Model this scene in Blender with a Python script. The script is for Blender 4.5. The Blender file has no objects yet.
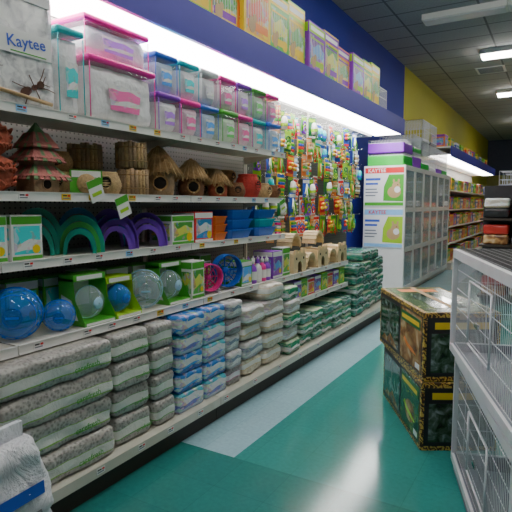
import bpy, bmesh, math, random
from mathutils import Vector, Matrix, noise
random.seed(7)
SC=bpy.context.scene
COL=SC.collection
pi=math.pi
# ---------------------------------------------------------------- materials
def base_mat(name):
    m=bpy.data.materials.new(name); m.use_nodes=True
    nt=m.node_tree; return m,nt,nt.nodes['Principled BSDF']
def c4(c): return (c[0],c[1],c[2],1)
def mulc(c,f): return tuple(min(1,max(0,x*f)) for x in c)
def addwrinkle(nt,b,tc,strength,scale=13,dist=.02):
    N=nt.nodes;L=nt.links
    n2=N.new('ShaderNodeTexNoise'); n2.inputs['Scale'].default_value=scale; n2.inputs['Detail'].default_value=6; n2.inputs['Distortion'].default_value=1.2; n2.inputs['Roughness'].default_value=.6
    L.new(tc.outputs['Object'],n2.inputs['Vector'])
    bp=N.new('ShaderNodeBump'); bp.inputs['Strength'].default_value=strength; bp.inputs['Distance'].default_value=dist
    L.new(n2.outputs['Fac'],bp.inputs['Height']); L.new(bp.outputs['Normal'],b.inputs['Normal'])
def mk(name,c,r=.5,metal=0,var=.12,vs=9,bump=0,bs=60,es=0,alpha=1,coat=0,trans=0):
    m,nt,b=base_mat(name); N=nt.nodes; L=nt.links
    tc=N.new('ShaderNodeTexCoord'); nz=N.new('ShaderNodeTexNoise'); nz.inputs['Scale'].default_value=vs
    nz.inputs['Detail'].default_value=3
    L.new(tc.outputs['Object'],nz.inputs['Vector'])
    mx=N.new('ShaderNodeMix'); mx.data_type='RGBA'
    mx.inputs[6].default_value=c4(mulc(c,1-var)); mx.inputs[7].default_value=c4(mulc(c,1+var))
    L.new(nz.outputs['Fac'],mx.inputs[0]); L.new(mx.outputs[2],b.inputs['Base Color'])
    b.inputs['Roughness'].default_value=r; b.inputs['Metallic'].default_value=metal
    b.inputs['Alpha'].default_value=alpha; b.inputs['Coat Weight'].default_value=coat
    b.inputs['Transmission Weight'].default_value=trans
    if es:
        L.new(mx.outputs[2],b.inputs['Emission Color']); b.inputs['Emission Strength'].default_value=es
    if bump:
        n2=N.new('ShaderNodeTexNoise'); n2.inputs['Scale'].default_value=bs; L.new(tc.outputs['Object'],n2.inputs['Vector'])
        bp=N.new('ShaderNodeBump'); bp.inputs['Strength'].default_value=bump; bp.inputs['Distance'].default_value=.01
        L.new(n2.outputs['Fac'],bp.inputs['Height']); L.new(bp.outputs['Normal'],b.inputs['Normal'])
    return m
def art(name,cols,pos,vs=6,mix=.5,r=.35,warp=.15,axis='Z',sat=.8,thr=.52,val=.9,bump=0):
    """printed packaging: wavy colour bands with patches of busy picture"""
    m,nt,b=base_mat(name); N=nt.nodes; L=nt.links
    tc=N.new('ShaderNodeTexCoord'); sp=N.new('ShaderNodeSeparateXYZ'); L.new(tc.outputs['Generated'],sp.inputs[0])
    nz=N.new('ShaderNodeTexNoise'); nz.inputs['Scale'].default_value=2.2; nz.inputs['Detail'].default_value=0; L.new(tc.outputs['Generated'],nz.inputs['Vector'])
    ma=N.new('ShaderNodeMath'); ma.operation='MULTIPLY_ADD'; ma.inputs[1].default_value=warp*2; L.new(nz.outputs['Fac'],ma.inputs[0])
    su=N.new('ShaderNodeMath'); su.operation='SUBTRACT'; su.inputs[1].default_value=warp; L.new(sp.outputs[axis],su.inputs[0]); L.new(su.outputs[0],ma.inputs[2])
    rp=N.new('ShaderNodeValToRGB'); cr=rp.color_ramp; cr.interpolation='CONSTANT'
    cr.elements[0].position=0; cr.elements[0].color=c4(cols[0]); cr.elements[1].position=pos[0]; cr.elements[1].color=c4(cols[1])
    for p,c in zip(pos[1:],cols[2:]):
        e=cr.elements.new(p); e.color=c4(c)
    L.new(ma.outputs[0],rp.inputs[0])
    vo=N.new('ShaderNodeTexVoronoi'); vo.inputs['Scale'].default_value=vs; vo.inputs['Randomness'].default_value=1
    wv=N.new('ShaderNodeMix'); wv.data_type='RGBA'; wv.inputs[0].default_value=.12; L.new(tc.outputs['Generated'],wv.inputs[6]); L.new(nz.outputs['Color'],wv.inputs[7]); L.new(wv.outputs[2],vo.inputs['Vector'])
    hs=N.new('ShaderNodeHueSaturation'); hs.inputs['Saturation'].default_value=sat; hs.inputs['Value'].default_value=val; L.new(vo.outputs['Color'],hs.inputs['Color'])
    n2=N.new('ShaderNodeTexNoise'); n2.inputs['Scale'].default_value=4.5; L.new(tc.outputs['Generated'],n2.inputs['Vector'])
    gt=N.new('ShaderNodeMath'); gt.operation='GREATER_THAN'; gt.inputs[1].default_value=thr; L.new(n2.outputs['Fac'],gt.inputs[0])
    mm=N.new('ShaderNodeMath'); mm.operation='MULTIPLY'; mm.inputs[1].default_value=mix; L.new(gt.outputs[0],mm.inputs[0])
    mx=N.new('ShaderNodeMix'); mx.data_type='RGBA'; L.new(mm.outputs[0],mx.inputs[0]); L.new(rp.outputs[0],mx.inputs[6]); L.new(hs.outputs[0],mx.inputs[7])
    L.new(mx.outputs[2],b.inputs['Base Color']); b.inputs['Roughness'].default_value=r
    if bump:
        addwrinkle(nt,b,tc,bump); b.inputs['Roughness'].default_value=.25; b.inputs['Coat Weight'].default_value=.3
    return m
def pellet(name,c1,c2,g=(.25,.5,.08),w=(.8,.82,.75),lo=.36,scale=55,swoosh=True,bump=.85):
    m,nt,b=base_mat(name); N=nt.nodes; L=nt.links
    tc=N.new('ShaderNodeTexCoord')
    vo=N.new('ShaderNodeTexVoronoi'); vo.inputs['Scale'].default_value=scale; L.new(tc.outputs['Object'],vo.inputs['Vector'])
    rp=N.new('ShaderNodeValToRGB'); rp.color_ramp.elements[0].color=c4(c2); rp.color_ramp.elements[0].position=.0; rp.color_ramp.elements[1].color=c4(c1); rp.color_ramp.elements[1].position=.6
    L.new(vo.outputs['Distance'],rp.inputs[0])
    out=rp.outputs[0]
    if swoosh:
        sp=N.new('ShaderNodeSeparateXYZ'); L.new(tc.outputs['Generated'],sp.inputs[0])
        a=N.new('ShaderNodeMath'); a.operation='MULTIPLY'; a.inputs[1].default_value=3.0; L.new(sp.outputs['Y'],a.inputs[0])
        s=N.new('ShaderNodeMath'); s.operation='SINE'; L.new(a.outputs[0],s.inputs[0])
        k=N.new('ShaderNodeMath'); k.operation='MULTIPLY_ADD'; k.inputs[1].default_value=-.08; L.new(s.outputs[0],k.inputs[0]); L.new(sp.outputs['Z'],k.inputs[2])
        r2=N.new('ShaderNodeValToRGB'); cr=r2.color_ramp; cr.interpolation='CONSTANT'
        cr.elements[0].color=(0,0,0,0); cr.elements[1].position=lo-.2; cr.elements[1].color=(*g,1)
        e=cr.elements.new(lo-.16); e.color=(*w,1); e=cr.elements.new(lo+.14); e.color=(*g,1); e=cr.elements.new(lo+.16); e.color=(0,0,0,0)
        L.new(k.outputs[0],r2.inputs[0])
        mx=N.new('ShaderNodeMix'); mx.data_type='RGBA'; L.new(r2.outputs['Alpha'],mx.inputs[0]); L.new(out,mx.inputs[6]); L.new(r2.outputs['Color'],mx.inputs[7]); out=mx.outputs[2]
    L.new(out,b.inputs['Base Color']); b.inputs['Roughness'].default_value=.28; b.inputs['Coat Weight'].default_value=.5; b.inputs['Coat Roughness'].default_value=.15
    addwrinkle(nt,b,tc,bump,9,.02)
    return m
def stripes(name,c1,c2,c3,scale=9,dist=9):
    m,nt,b=base_mat(name); N=nt.nodes; L=nt.links
    tc=N.new('ShaderNodeTexCoord'); wv=N.new('ShaderNodeTexWave'); wv.inputs['Scale'].default_value=scale; wv.inputs['Distortion'].default_value=dist; wv.inputs['Detail Scale'].default_value=2
    wv.bands_direction='DIAGONAL'; L.new(tc.outputs['Object'],wv.inputs['Vector'])
    rp=N.new('ShaderNodeValToRGB'); cr=rp.color_ramp; cr.interpolation='CONSTANT'; cr.elements[0].color=c4(c1); cr.elements[1].position=.45; cr.elements[1].color=c4(c2)
    e=cr.elements.new(.75); e.color=c4(c3); L.new(wv.outputs['Fac'],rp.inputs[0]); L.new(rp.outputs[0],b.inputs['Base Color']); b.inputs['Roughness'].default_value=.35
    return m
def photo(name,c1,c2,c3,c4_,scale=3.0,r=.2):
    """soft out-of-focus photo print"""
    m,nt,b=base_mat(name); N=nt.nodes; L=nt.links
    tc=N.new('ShaderNodeTexCoord')
    nz=N.new('ShaderNodeTexNoise'); nz.inputs['Scale'].default_value=scale*3; nz.inputs['Detail'].default_value=5; nz.inputs['Distortion'].default_value=.8; L.new(tc.outputs['Object'],nz.inputs['Vector'])
    rp=N.new('ShaderNodeValToRGB'); cr=rp.color_ramp; cr.elements[0].position=.32; cr.elements[0].color=c4(c1); cr.elements[1].position=.68; cr.elements[1].color=c4(c4_)
    e=cr.elements.new(.45); e.color=c4(c2); e=cr.elements.new(.55); e.color=c4(c3)
    L.new(nz.outputs['Fac'],rp.inputs[0]); L.new(rp.outputs[0],b.inputs['Base Color']); b.inputs['Roughness'].default_value=r
    return m
def tiles(name,c,mort,w,h,r=.3,ms=.004,var=.08,off=0.0,bump=0,nm=.4):
    m,nt,b=base_mat(name); N=nt.nodes; L=nt.links
    tc=N.new('ShaderNodeTexCoord'); br=N.new('ShaderNodeTexBrick'); L.new(tc.outputs['Object'],br.inputs['Vector'])
    br.offset=off; br.inputs['Scale'].default_value=1; br.inputs['Brick Width'].default_value=w; br.inputs['Row Height'].default_value=h
    br.inputs['Mortar Size'].default_value=ms; br.inputs['Color1'].default_value=c4(mulc(c,1-var)); br.inputs['Color2'].default_value=c4(mulc(c,1+var)); br.inputs['Mortar'].default_value=c4(mort)
    nz=N.new('ShaderNodeTexNoise'); nz.inputs['Scale'].default_value=40; nz.inputs['Detail'].default_value=6; L.new(tc.outputs['Object'],nz.inputs['Vector'])
    mx=N.new('ShaderNodeMix'); mx.data_type='RGBA'; mx.blend_type='OVERLAY'; mx.inputs[0].default_value=nm
    L.new(br.outputs['Color'],mx.inputs[6]); L.new(nz.outputs['Fac'],mx.inputs[7]); L.new(mx.outputs[2],b.inputs['Base Color'])
    b.inputs['Roughness'].default_value=r
    return m
def pegboard(name,dark,lite):
    m,nt,b=base_mat(name); N=nt.nodes; L=nt.links
    tc=N.new('ShaderNodeTexCoord'); mp=N.new('ShaderNodeVectorMath'); mp.operation='SCALE'; mp.inputs['Scale'].default_value=30
    L.new(tc.outputs['Object'],mp.inputs[0]); fr=N.new('ShaderNodeVectorMath'); fr.operation='FRACTION'; L.new(mp.outputs[0],fr.inputs[0])
    sp=N.new('ShaderNodeSeparateXYZ'); L.new(fr.outputs[0],sp.inputs[0]); cb=N.new('ShaderNodeCombineXYZ'); L.new(sp.outputs['Y'],cb.inputs['Y']); L.new(sp.outputs['Z'],cb.inputs['Z'])
    ds=N.new('ShaderNodeVectorMath'); ds.operation='DISTANCE'; ds.inputs[1].default_value=(0,.5,.5); L.new(cb.outputs[0],ds.inputs[0])
    gt=N.new('ShaderNodeMath'); gt.operation='GREATER_THAN'; gt.inputs[1].default_value=.17; L.new(ds.outputs['Value'],gt.inputs[0])
    mx=N.new('ShaderNodeMix'); mx.data_type='RGBA'; mx.inputs[6].default_value=(dark,dark,dark*.9,1); mx.inputs[7].default_value=(lite,lite,lite*.9,1)
    L.new(gt.outputs[0],mx.inputs[0]); L.new(mx.outputs[2],b.inputs['Base Color']); b.inputs['Roughness'].default_value=.55
    return m
WHITE=mk('white_enamel',(.78,.78,.74),.4,var=.05)
CREAM=mk('cream_shelf_steel',(.6,.58,.5),.45,var=.06)
PEG=pegboard('peg_board_panel',.04,.27); PEGD=pegboard('grey_peg_board_panel',.02,.10)
BROWN=mk('dark_brown_kick_laminate',(.035,.022,.015),.5)
PURPLE=mk('purple_blue_fascia',(.045,.04,.36),.45,var=.06)
BLUEW=mk('royal_blue_wall_paint',(.018,.03,.33),.7,var=.08,vs=2)
YELLOWW=mk('yellow_wall_paint',(.55,.5,.04),.7,var=.06,vs=2)
DIFF=mk('lit_canopy_diffuser',(1,.98,.95),.5,var=.0,es=16)
LAMP=mk('lit_ceiling_diffuser',(1,.98,.93),.5,var=.0,es=27)
METAL=mk('chrome_wire',(.6,.6,.6),.25,metal=1)
WIREW=mk('white_coated_wire',(.75,.76,.8),.35,var=.03)
WIREB=mk('dark_coated_wire',(.05,.05,.055),.4)
TRAYG=mk('grey_plastic_tray',(.16,.18,.23),.4)
TRAYW=mk('pale_grey_plastic_tray',(.68,.69,.72),.35)
BLACK=mk('black_plastic',(.012,.012,.014),.4)
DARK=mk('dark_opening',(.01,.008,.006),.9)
RED=mk('red_print',(.75,.02,.02),.4); GREEN=mk('green_print',(.07,.4,.03),.4); BLUE=mk('blue_print',(.03,.10,.55),.4)
LBLUE=mk('light_blue_print',(.25,.55,.85),.4); ORANGE=mk('orange_print',(.85,.22,.02),.4); YELLOW=mk('yellow_print',(.85,.6,.02),.4)
PINK=mk('pink_lid_plastic',(.95,.03,.36),.25); VIOLET=mk('violet_print',(.24,.03,.5),.4); TEAL=mk('teal_lid_plastic',(.0,.5,.55),.25)
PAPER=mk('white_card',(.8,.8,.78),.5,var=.03); GREYT=mk('grey_print',(.2,.22,.25),.5)
LIME=mk('lime_print',(.35,.62,.02),.4); TAN=mk('tan_print',(.5,.33,.16),.5); DGREEN=mk('dark_green_print',(.01,.16,.04),.45)
ANT=mk('dark_brown_ink',(.09,.03,.012),.5)
TERRA=mk('red_brown_fibre_clay',(.42,.09,.045),.8,var=.5,vs=45,bump=1,bs=50)
COCO=mk('coconut_fibre',(.22,.1,.045),.9,var=.45,vs=60,bump=.9,bs=90)
STRAW=mk('dry_thatch',(.4,.24,.1),.9,var=.5,vs=70,bump=.8,bs=90)
WICKER=mk('woven_wicker',(.5,.34,.16),.8,var=.5,vs=50,bump=.9,bs=60)
SHING=mk('weathered_red_shingle',(.45,.15,.13),.8,var=.4,vs=35,bump=.6)
SHING2=mk('mossy_green_shingle',(.16,.3,.13),.8,var=.4,vs=35,bump=.6)
PINE=mk('light_pine_wood',(.66,.5,.28),.6,var=.2,vs=14,bump=.2)
BARK=mk('bark_sticks',(.38,.26,.15),.85,var=.5,vs=30,bump=.8)
GPLAST=mk('translucent_teal_plastic',(.01,.55,.42),.15,alpha=.75,coat=.5)
G2PLAST=mk('translucent_green_plastic',(.1,.62,.12),.15,alpha=.75,coat=.5)
PPLAST=mk('translucent_purple_plastic',(.28,.09,.7),.15,alpha=.8,coat=.5)
B2PLAST=mk('translucent_aqua_plastic',(.03,.42,.85),.15,alpha=.75,coat=.6)
BPLAST=mk('translucent_blue_plastic',(.01,.22,.75),.08,alpha=.5,coat=.8)
BPLASTS=mk('solid_blue_plastic',(.01,.16,.6),.2,coat=.4)
CPLAST=mk('clear_plastic',(.6,.75,.8),.08,alpha=.28,coat=.8)
CPLASTS=mk('pale_blue_plastic',(.35,.6,.75),.2,coat=.4)
VINYL=mk('clear_vinyl_film',(.85,.9,.92),.05,alpha=.12,coat=1)
OPLAST=mk('orange_plastic',(.8,.18,.02),.3); BLTUB=mk('blue_plastic',(.02,.13,.6),.3); GTUB=mk('green_plastic',(.03,.55,.06),.3); PTUB=mk('violet_plastic',(.3,.04,.62),.3)
GLASS=mk('cabinet_glass',(.7,.82,.86),.04,alpha=.5,coat=.8)
PELG=pellet('grey_paper_bedding',(.44,.42,.385),(.15,.143,.13),w=(.72,.73,.68))
PELG2=pellet('grey_paper_bedding_small',(.42,.405,.375),(.14,.136,.125),lo=.42,g=(.12,.4,.1),w=(.72,.73,.68))
PELB=pellet('wood_shaving_bedding',(.66,.6,.48),(.38,.32,.22),g=(.6,.45,.15),w=(.8,.8,.76),lo=.6,scale=35)
PELD=pellet('dark_bedding',(.25,.24,.25),(.06,.06,.07),g=(.5,.1,.3),w=(.7,.7,.75),lo=.5)
W=(.8,.8,.78)
A_BLUEPK=art('blue_white_pack_print',[(.02,.10,.42),(.06,.3,.75),(.7,.72,.75),(.03,.2,.6)],[.3,.42,.7],vs=9,mix=.6,sat=.7,bump=.5)
A_LILAC=art('lilac_white_pack_print',[(.4,.5,.68),(.16,.2,.6),(.75,.75,.78),(.05,.4,.5)],[.25,.45,.78],vs=9,mix=.6,bump=.5)
A_GREYPK=art('grey_white_pack_print',[(.4,.42,.46),(.7,.7,.7),(.2,.24,.34),(.6,.6,.6)],[.25,.5,.65],vs=9,mix=.5,sat=.4,val=.6,bump=.5)
A_GRNPK=art('green_white_pack_print',[(.015,.17,.07),W,(.02,.28,.13),(.4,.55,.35)],[.35,.55,.85],vs=9,mix=.5,sat=.6,val=.6,bump=.5)
A_TEALPK=art('dark_teal_pack_print',[(.01,.13,.09),(.015,.25,.16),(.5,.6,.55),(.01,.14,.1)],[.3,.6,.72],vs=9,mix=.4,sat=.6,val=.5,bump=.5)
A_TAN=art('tan_photo_pack_print',[(.45,.36,.25),W,(.5,.45,.38),W],[.25,.5,.8],vs=9,mix=.5,sat=.4,bump=.5)
P_FLUFF=photo('white_fluffy_bedding_photo',(.42,.42,.44),(.62,.62,.63),(.76,.76,.75),(.85,.85,.83),scale=7)
A_PASTEL=[art('pastel_bedding_'+n,[c,W,mulc(c,1.2),W],[.25,.45,.8],vs=8,mix=.45,sat=.6) for n,c in
   [('pink',(.8,.15,.4)),('blue',(.08,.35,.8)),('lilac',(.45,.2,.75)),('green',(.15,.6,.15)),('aqua',(.03,.6,.62)),('white',(.6,.6,.62))]]
A_SHRED=mk('white_paper_shreds',(.82,.82,.84),.4,var=.22,vs=22,bump=1,bs=35,coat=.2)
A_TINT=[mk('tinted_shreds_'+n,c,.4,var=.3,vs=22,bump=1,bs=35) for n,c in (('pink',(.8,.55,.65)),('blue',(.5,.65,.85)),('green',(.6,.78,.55)))]
A_TIGER=stripes('yellow_orange_border_print',(.05,.025,.01),(.5,.22,.03),(.7,.5,.10),scale=14,dist=12)
P_LEAF=photo('jungle_leaf_photo',(.01,.025,.008),(.03,.08,.015),(.08,.17,.04),(.3,.32,.12),scale=4)
P_SAND=photo('sandstone_desert_photo',(.10,.04,.015),(.26,.12,.045),(.45,.26,.10),(.65,.48,.27),scale=3)
P_TANK=photo('glass_tank_interior_photo',(.01,.02,.012),(.04,.08,.04),(.10,.15,.12),(.3,.36,.36),scale=5,r=.06)
def carton_pic(n,a,b_,vs=9): return art(n,[a,b_,mulc(a,.7),W],[.35,.6,.9],vs=vs,mix=.6,sat=.9)
PIC=[carton_pic('pic_orange_habitat',(.8,.4,.05),(.7,.1,.05)),carton_pic('pic_green_habitat',(.1,.5,.06),(.7,.7,.1)),
     carton_pic('pic_violet_habitat',(.3,.08,.5),(.1,.35,.7)),carton_pic('pic_blue_habitat',(.05,.3,.65),(.7,.7,.7)),carton_pic('pic_yellow_habitat',(.8,.6,.05),(.1,.4,.1))]
# ---------------------------------------------------------------- text cache
TXT={}
def get_text(s):
    if s in TXT: return TXT[s]
    cu=bpy.data.curves.new('t','FONT'); cu.body=s; cu.size=1; cu.align_x='CENTER'; cu.align_y='CENTER'; cu.resolution_u=2; cu.offset=.012
    o=bpy.data.objects.new('t',cu); COL.objects.link(o); dg=bpy.context.evaluated_depsgraph_get(); dg.update()
    e=o.evaluated_get(dg); me=e.to_mesh(); V=[v.co.copy() for v in me.vertices]; F=[list(p.vertices) for p in me.polygons]; e.to_mesh_clear()
    bpy.data.objects.remove(o); bpy.data.curves.remove(cu); TXT[s]=(V,F); return TXT[s]
for s in ['carefresh','Kaytee','KAYTEE']: get_text(s)
R_PX=Matrix(((0,0,1,0),(1,0,0,0),(0,1,0,0),(0,0,0,1)))
R_NY=Matrix(((1,0,0,0),(0,0,-1,0),(0,1,0,0),(0,0,0,1)))
def T(x,y,z): return Matrix.Translation((x,y,z))
def SCL(x,y=None,z=None):
    if y is None: y=z=x
    return Matrix.Diagonal((x,y,z,1))
# ---------------------------------------------------------------- mesh builder
class MB:
    def __init__(s): s.v=[];s.f=[];s.mi=[];s.sm=[];s.mats=[]
    def m(s,mat):
        if mat not in s.mats: s.mats.append(mat)
        return s.mats.index(mat)
    def add(s,V,F,mat,smooth=False,M=None):
        o=len(s.v); k=s.m(mat)
        s.v+= [ (M@Vector(v))[:] if M is not None else tuple(v) for v in V]
        for f in F: s.f.append([i+o for i in f]); s.mi.append(k); s.sm.append(smooth)
        return s
    def box(s,x0,x1,y0,y1,z0,z1,mat,bev=0,M=None):
        if bev:
            bm=bmesh.new(); bmesh.ops.create_cube(bm,size=1)
            for v in bm.verts: v.co=Vector(((x0+x1)/2+v.co.x*(x1-x0),(y0+y1)/2+v.co.y*(y1-y0),(z0+z1)/2+v.co.z*(z1-z0)))
            bmesh.ops.bevel(bm,geom=bm.edges[:],offset=bev,segments=2,affect='EDGES',profile=.5)
            bm.verts.index_update(); V=[v.co.copy() for v in bm.verts]; F=[[v.index for v in f.verts] for f in bm.faces]; bm.free()
            return s.add(V,F,mat,False,M)
        V=[(x,y,z) for x in (x0,x1) for y in (y0,y1) for z in (z0,z1)]
        F=[(0,1,3,2),(4,6,7,5),(0,4,5,1),(2,3,7,6),(0,2,6,4),(1,5,7,3)]
        return s.add(V,F,mat,False,M)
    def lathe(s,prof,mat,n=20,M=None,smooth=True,wob=0,phase=0,capb=True,capt=True):
        V=[];F=[]
        for j,(r,z) in enumerate(prof):
            for i in range(n):
                a=2*pi*i/n+phase; rr=r*(1+wob*(noise.noise((math.cos(a)*3,math.sin(a)*3,z*20)))) if wob else r
                V.append((rr*math.cos(a),rr*math.sin(a),z))
        for j in range(len(prof)-1):
            for i in range(n):
                k=(i+1)%n; F.append((j*n+i,j*n+k,(j+1)*n+k,(j+1)*n+i))
        if capb: F.append(list(range(n))[::-1])
        if capt: F.append([(len(prof)-1)*n+i for i in range(n)])
        return s.add(V,F,mat,smooth,M)
    def tube(s,pts,r,mat,n=6,closed=False,M=None,smooth=True):
        P=[Vector(p) for p in pts]; V=[];F=[];L=len(P)
        for i,p in enumerate(P):
            a=P[(i-1)%L] if (closed or i>0) else p; b=P[(i+1)%L] if (closed or i<L-1) else p
            t=(b-a).normalized(); up=Vector((0,0,1)) if abs(t.z)<.9 else Vector((1,0,0))
            u=t.cross(up).normalized(); w=t.cross(u)
            for k in range(n):
                q=2*pi*(k+.5)/n; V.append(p+u*math.cos(q)*r+w*math.sin(q)*r)
        for i in range(L if closed else L-1):
            j=(i+1)%L
            for k in range(n):
                l=(k+1)%n; F.append((i*n+k,i*n+l,j*n+l,j*n+k))
        if not closed: F.append(list(range(n))[::-1]); F.append([(L-1)*n+k for k in range(n)])
        return s.add(V,F,mat,smooth,M)
    def slab(s,sx,sy,sz,mat,rad=.03,seed=0,wr=.006,sag=.0,M=None,res=.022,slump=0,taper=0):
        """square-edged stuffed slab: subdivided box with rounded edges, wrinkles and slight bulge"""
        bm=bmesh.new(); bmesh.ops.create_cube(bm,size=1)
        for v in bm.verts: v.co=Vector((v.co.x*sx,v.co.y*sy,v.co.z*sz))
        for ax,L_ in ((0,sx),(1,sy),(2,sz)):
            n=max(3,int(L_/res))
            for i in range(1,n):
                co=[0,0,0]; no=[0,0,0]; co[ax]=-L_/2+L_*i/n; no[ax]=1
                bmesh.ops.bisect_plane(bm,geom=bm.verts[:]+bm.edges[:]+bm.faces[:],plane_co=co,plane_no=no)
        h=Vector((sx/2,sy/2,sz/2))
        for v in bm.verts:
            p=v.co.copy(); q=Vector([max(-h[k]+rad,min(h[k]-rad,p[k])) for k in range(3)])
            d=p-q
            if d.length>1e-6:
                m_=max(abs(d.x),abs(d.y),abs(d.z)); p=q+d.normalized()*min(rad,m_) 
            n1=noise.noise_vector((p.x*7+seed,p.y*7+seed,p.z*12)); n2=noise.noise((p.x*20+seed,p.y*26,p.z*40+seed))
            ed=max(abs(p.y)/h.y,0)
            p.x+=n1.x*wr+n2*wr*.5; p.y+=n1.y*wr*.8; p.z+=n1.z*wr*.6
            p.z*=1-sag*ed**5
            if taper: k=1-taper*((p.z/h.z+1)/2)**2; p.x*=k; p.y*=(1+k)/2
            p.z=max(-h.z,min(h.z,p.z)); v.co=p
        bm.verts.index_update(); V=[(v.co.x,v.co.y,v.co.z+h.z) for v in bm.verts]; F=[[v.index for v in f.verts] for f in bm.faces]; bm.free()
        return s.add(V,F,mat,True,M)
    def sphere(s,r,mat,n=20,M=None,c=(0,0,0)):
        pr=[(max(.0005,r*math.sin(pi*j/(n//2))),-r*math.cos(pi*j/(n//2))) for j in range(n//2+1)]
        MM=T(*c); 
        if M is not None: MM=M@MM
        return s.lathe(pr,mat,n,MM)
    def ext(s,poly,x0,x1,mat,M=None):
        n=len(poly); V=[(x0,y,z) for y,z in poly]+[(x1,y,z) for y,z in poly]
        F=[[i for i in range(n)][::-1],[n+i for i in range(n)]]+[(i,(i+1)%n,n+(i+1)%n,n+i) for i in range(n)]
        return s.add(V,F,mat,False,M)
    def text(s,t,mat,size,M):
        V,F=get_text(t); return s.add(V,F,mat,False,M@SCL(size,size,1))
    def mesh(s,name):
        me=bpy.data.meshes.new(name); me.from_pydata(s.v,[],s.f)
        for m in s.mats: me.materials.append(m)
        me.polygons.foreach_set('material_index',s.mi); me.polygons.foreach_set('use_smooth',s.sm); me.update()
        return me
RXZ=Matrix.Rotation(pi/2,4,'Y') # lathe axis z -> x
# ---------------------------------------------------------------- things
def mkobj(name,data,parent=None,label=None):
    o=bpy.data.objects.new(name,data); COL.objects.link(o)
    if parent: o.parent=parent
    if label: o['label']=label
    if data is None: o.empty_display_size=.05
    return o
def part(name,mb,label=None,kids=()): return (name,mb.mesh(name) if isinstance(mb,MB) else mb,label,kids)
def thing(name,parts,loc=(0,0,0),rz=0,label='',cat='',group=None,scale=None,rot=None):
    if len(parts)==1 and not parts[0][3]:
        o=mkobj(name,parts[0][1])
    else:
        o=mkobj(name,None)
        def rec(ps,pa):
            for (n,me,lb,kids) in ps:
                c=mkobj(n,me,pa,lb); rec(kids,c)
        rec(parts,o)
    o.location=loc; o.rotation_euler=rot if rot else (0,0,rz)
    if scale: o.scale=scale
    o['label']=label; o['category']=cat
    if group: o['group']=group
    return o
def TP(name,parts,w,d,h,label,cat): return dict(name=name,parts=parts,w=w,d=d,h=h,label=label,cat=cat)
def put(t,D,y,z,group=None,rz=0,label=None,dx=0,s=1):
    """front of item at plane x=-D, centre y, base z"""
    return thing(t['name'],t['parts'],(-D-t['d']*s/2+dx,y,z),rz,label or t['label'],t['cat'],group,scale=(s,s,s) if s!=1 else None)
def row(ts,D,y0,y1,z,group=None,gap=.012,levels=1,jit=.0,dj=.015):
    y=y0;i=0
    while True:
        t=ts[i%len(ts)]; i+=1
        if y+t['w']>y1+.001: break
        yc=y+t['w']/2; zz=z+.001
        for l in range(levels):
            put(t,D+random.uniform(0,dj),yc+random.uniform(-gap/3,gap/3),zz,group,rz=random.uniform(-jit,jit)); zz+=t['h']+.0015
        y+=t['w']+gap
def struct(name,mb,mats=None):
    o=mkobj(name,mb.mesh(name)); o['kind']='structure'; o['label']=name.replace('_',' ')+' of the pet shop'; return o
# ---- room
CZ=4.55
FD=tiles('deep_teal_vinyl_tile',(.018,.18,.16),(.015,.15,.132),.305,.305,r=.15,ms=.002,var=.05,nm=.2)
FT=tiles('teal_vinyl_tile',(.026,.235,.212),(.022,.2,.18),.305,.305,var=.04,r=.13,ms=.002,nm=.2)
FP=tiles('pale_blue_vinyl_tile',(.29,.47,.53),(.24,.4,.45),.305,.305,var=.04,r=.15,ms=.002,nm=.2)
CT=tiles('grey_ceiling_tile',(.38,.38,.37),(.16,.16,.16),1.22,.61,r=.9,ms=.018,var=.05)
mb=MB()
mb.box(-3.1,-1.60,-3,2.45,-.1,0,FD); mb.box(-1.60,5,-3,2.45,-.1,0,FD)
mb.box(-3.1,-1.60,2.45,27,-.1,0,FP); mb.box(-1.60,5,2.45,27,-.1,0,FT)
struct('floor',mb)
mb=MB().box(-3.1,5,-3,27,CZ,CZ+.1,CT); struct('ceiling',mb)
mb=MB(); mb.box(-3.25,-3.1,-3,11.7,-.1,CZ+.1,BLUEW); mb.box(-3.25,-3.1,11.7,27,-.1,CZ+.1,YELLOWW); struct('wall_left',mb)
FARB=mk('far_wall_blue_grey',(.07,.08,.13),.8); FARY=mk('far_wall_yellow_green',(.30,.29,.08),.8)
mb=MB(); mb.box(-3.1,5,27,27.15,2.9,CZ+.1,FARB); mb.box(-3.1,5,27,27.15,-.1,2.9,FARY); struct('wall_back',mb)
mb=MB().box(5,5.15,-3,27,-.1,CZ+.1,mk('right_wall_paint',(.25,.25,.26),.8)); struct('wall_right',mb)
mb=MB().box(-3.1,5,-3.15,-3,-.1,CZ+.1,mk('front_wall_paint',(.3,.3,.32),.8)); struct('wall_front',mb)
# ---- ceiling lights
lb=MB().box(-.62,.62,-.16,.16,-.03,.06,WHITE); ld=MB().box(-.59,.59,-.13,.13,-.085,-.031,LAMP)
lp=[part('housing',lb),part('diffuser',ld)]
for (x,y) in [(-1.0,.2),(-1.0,2.6),(-1.2,4.8),(-1.2,7.0),(-.9,11.4),(-1.0,15.5),(-1,21),(1.8,.6),(2.4,5.2),(2.6,11.2)]:
    thing('ceiling_light',lp,(x,y,CZ-.061),0,'long fluorescent ceiling light with white diffuser','ceiling light','fluorescent ceiling lights')
ld2=MB().box(-.59,.59,-.13,.13,-.045,-.031,TRAYW); lp2=[part('housing',lb),part('diffuser',ld2)]
thing('ceiling_light',lp2,(-1.45,8.9,CZ-.061),0,'long fluorescent ceiling light, switched off','ceiling light','fluorescent ceiling lights')
thing('ceiling_light',lp2,(-.2,8.9,CZ-.061),0,'long fluorescent ceiling light, switched off','ceiling light','fluorescent ceiling lights')
gr=MB().box(-.3,.3,-.3,.3,-.012,0,WHITE)
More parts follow.
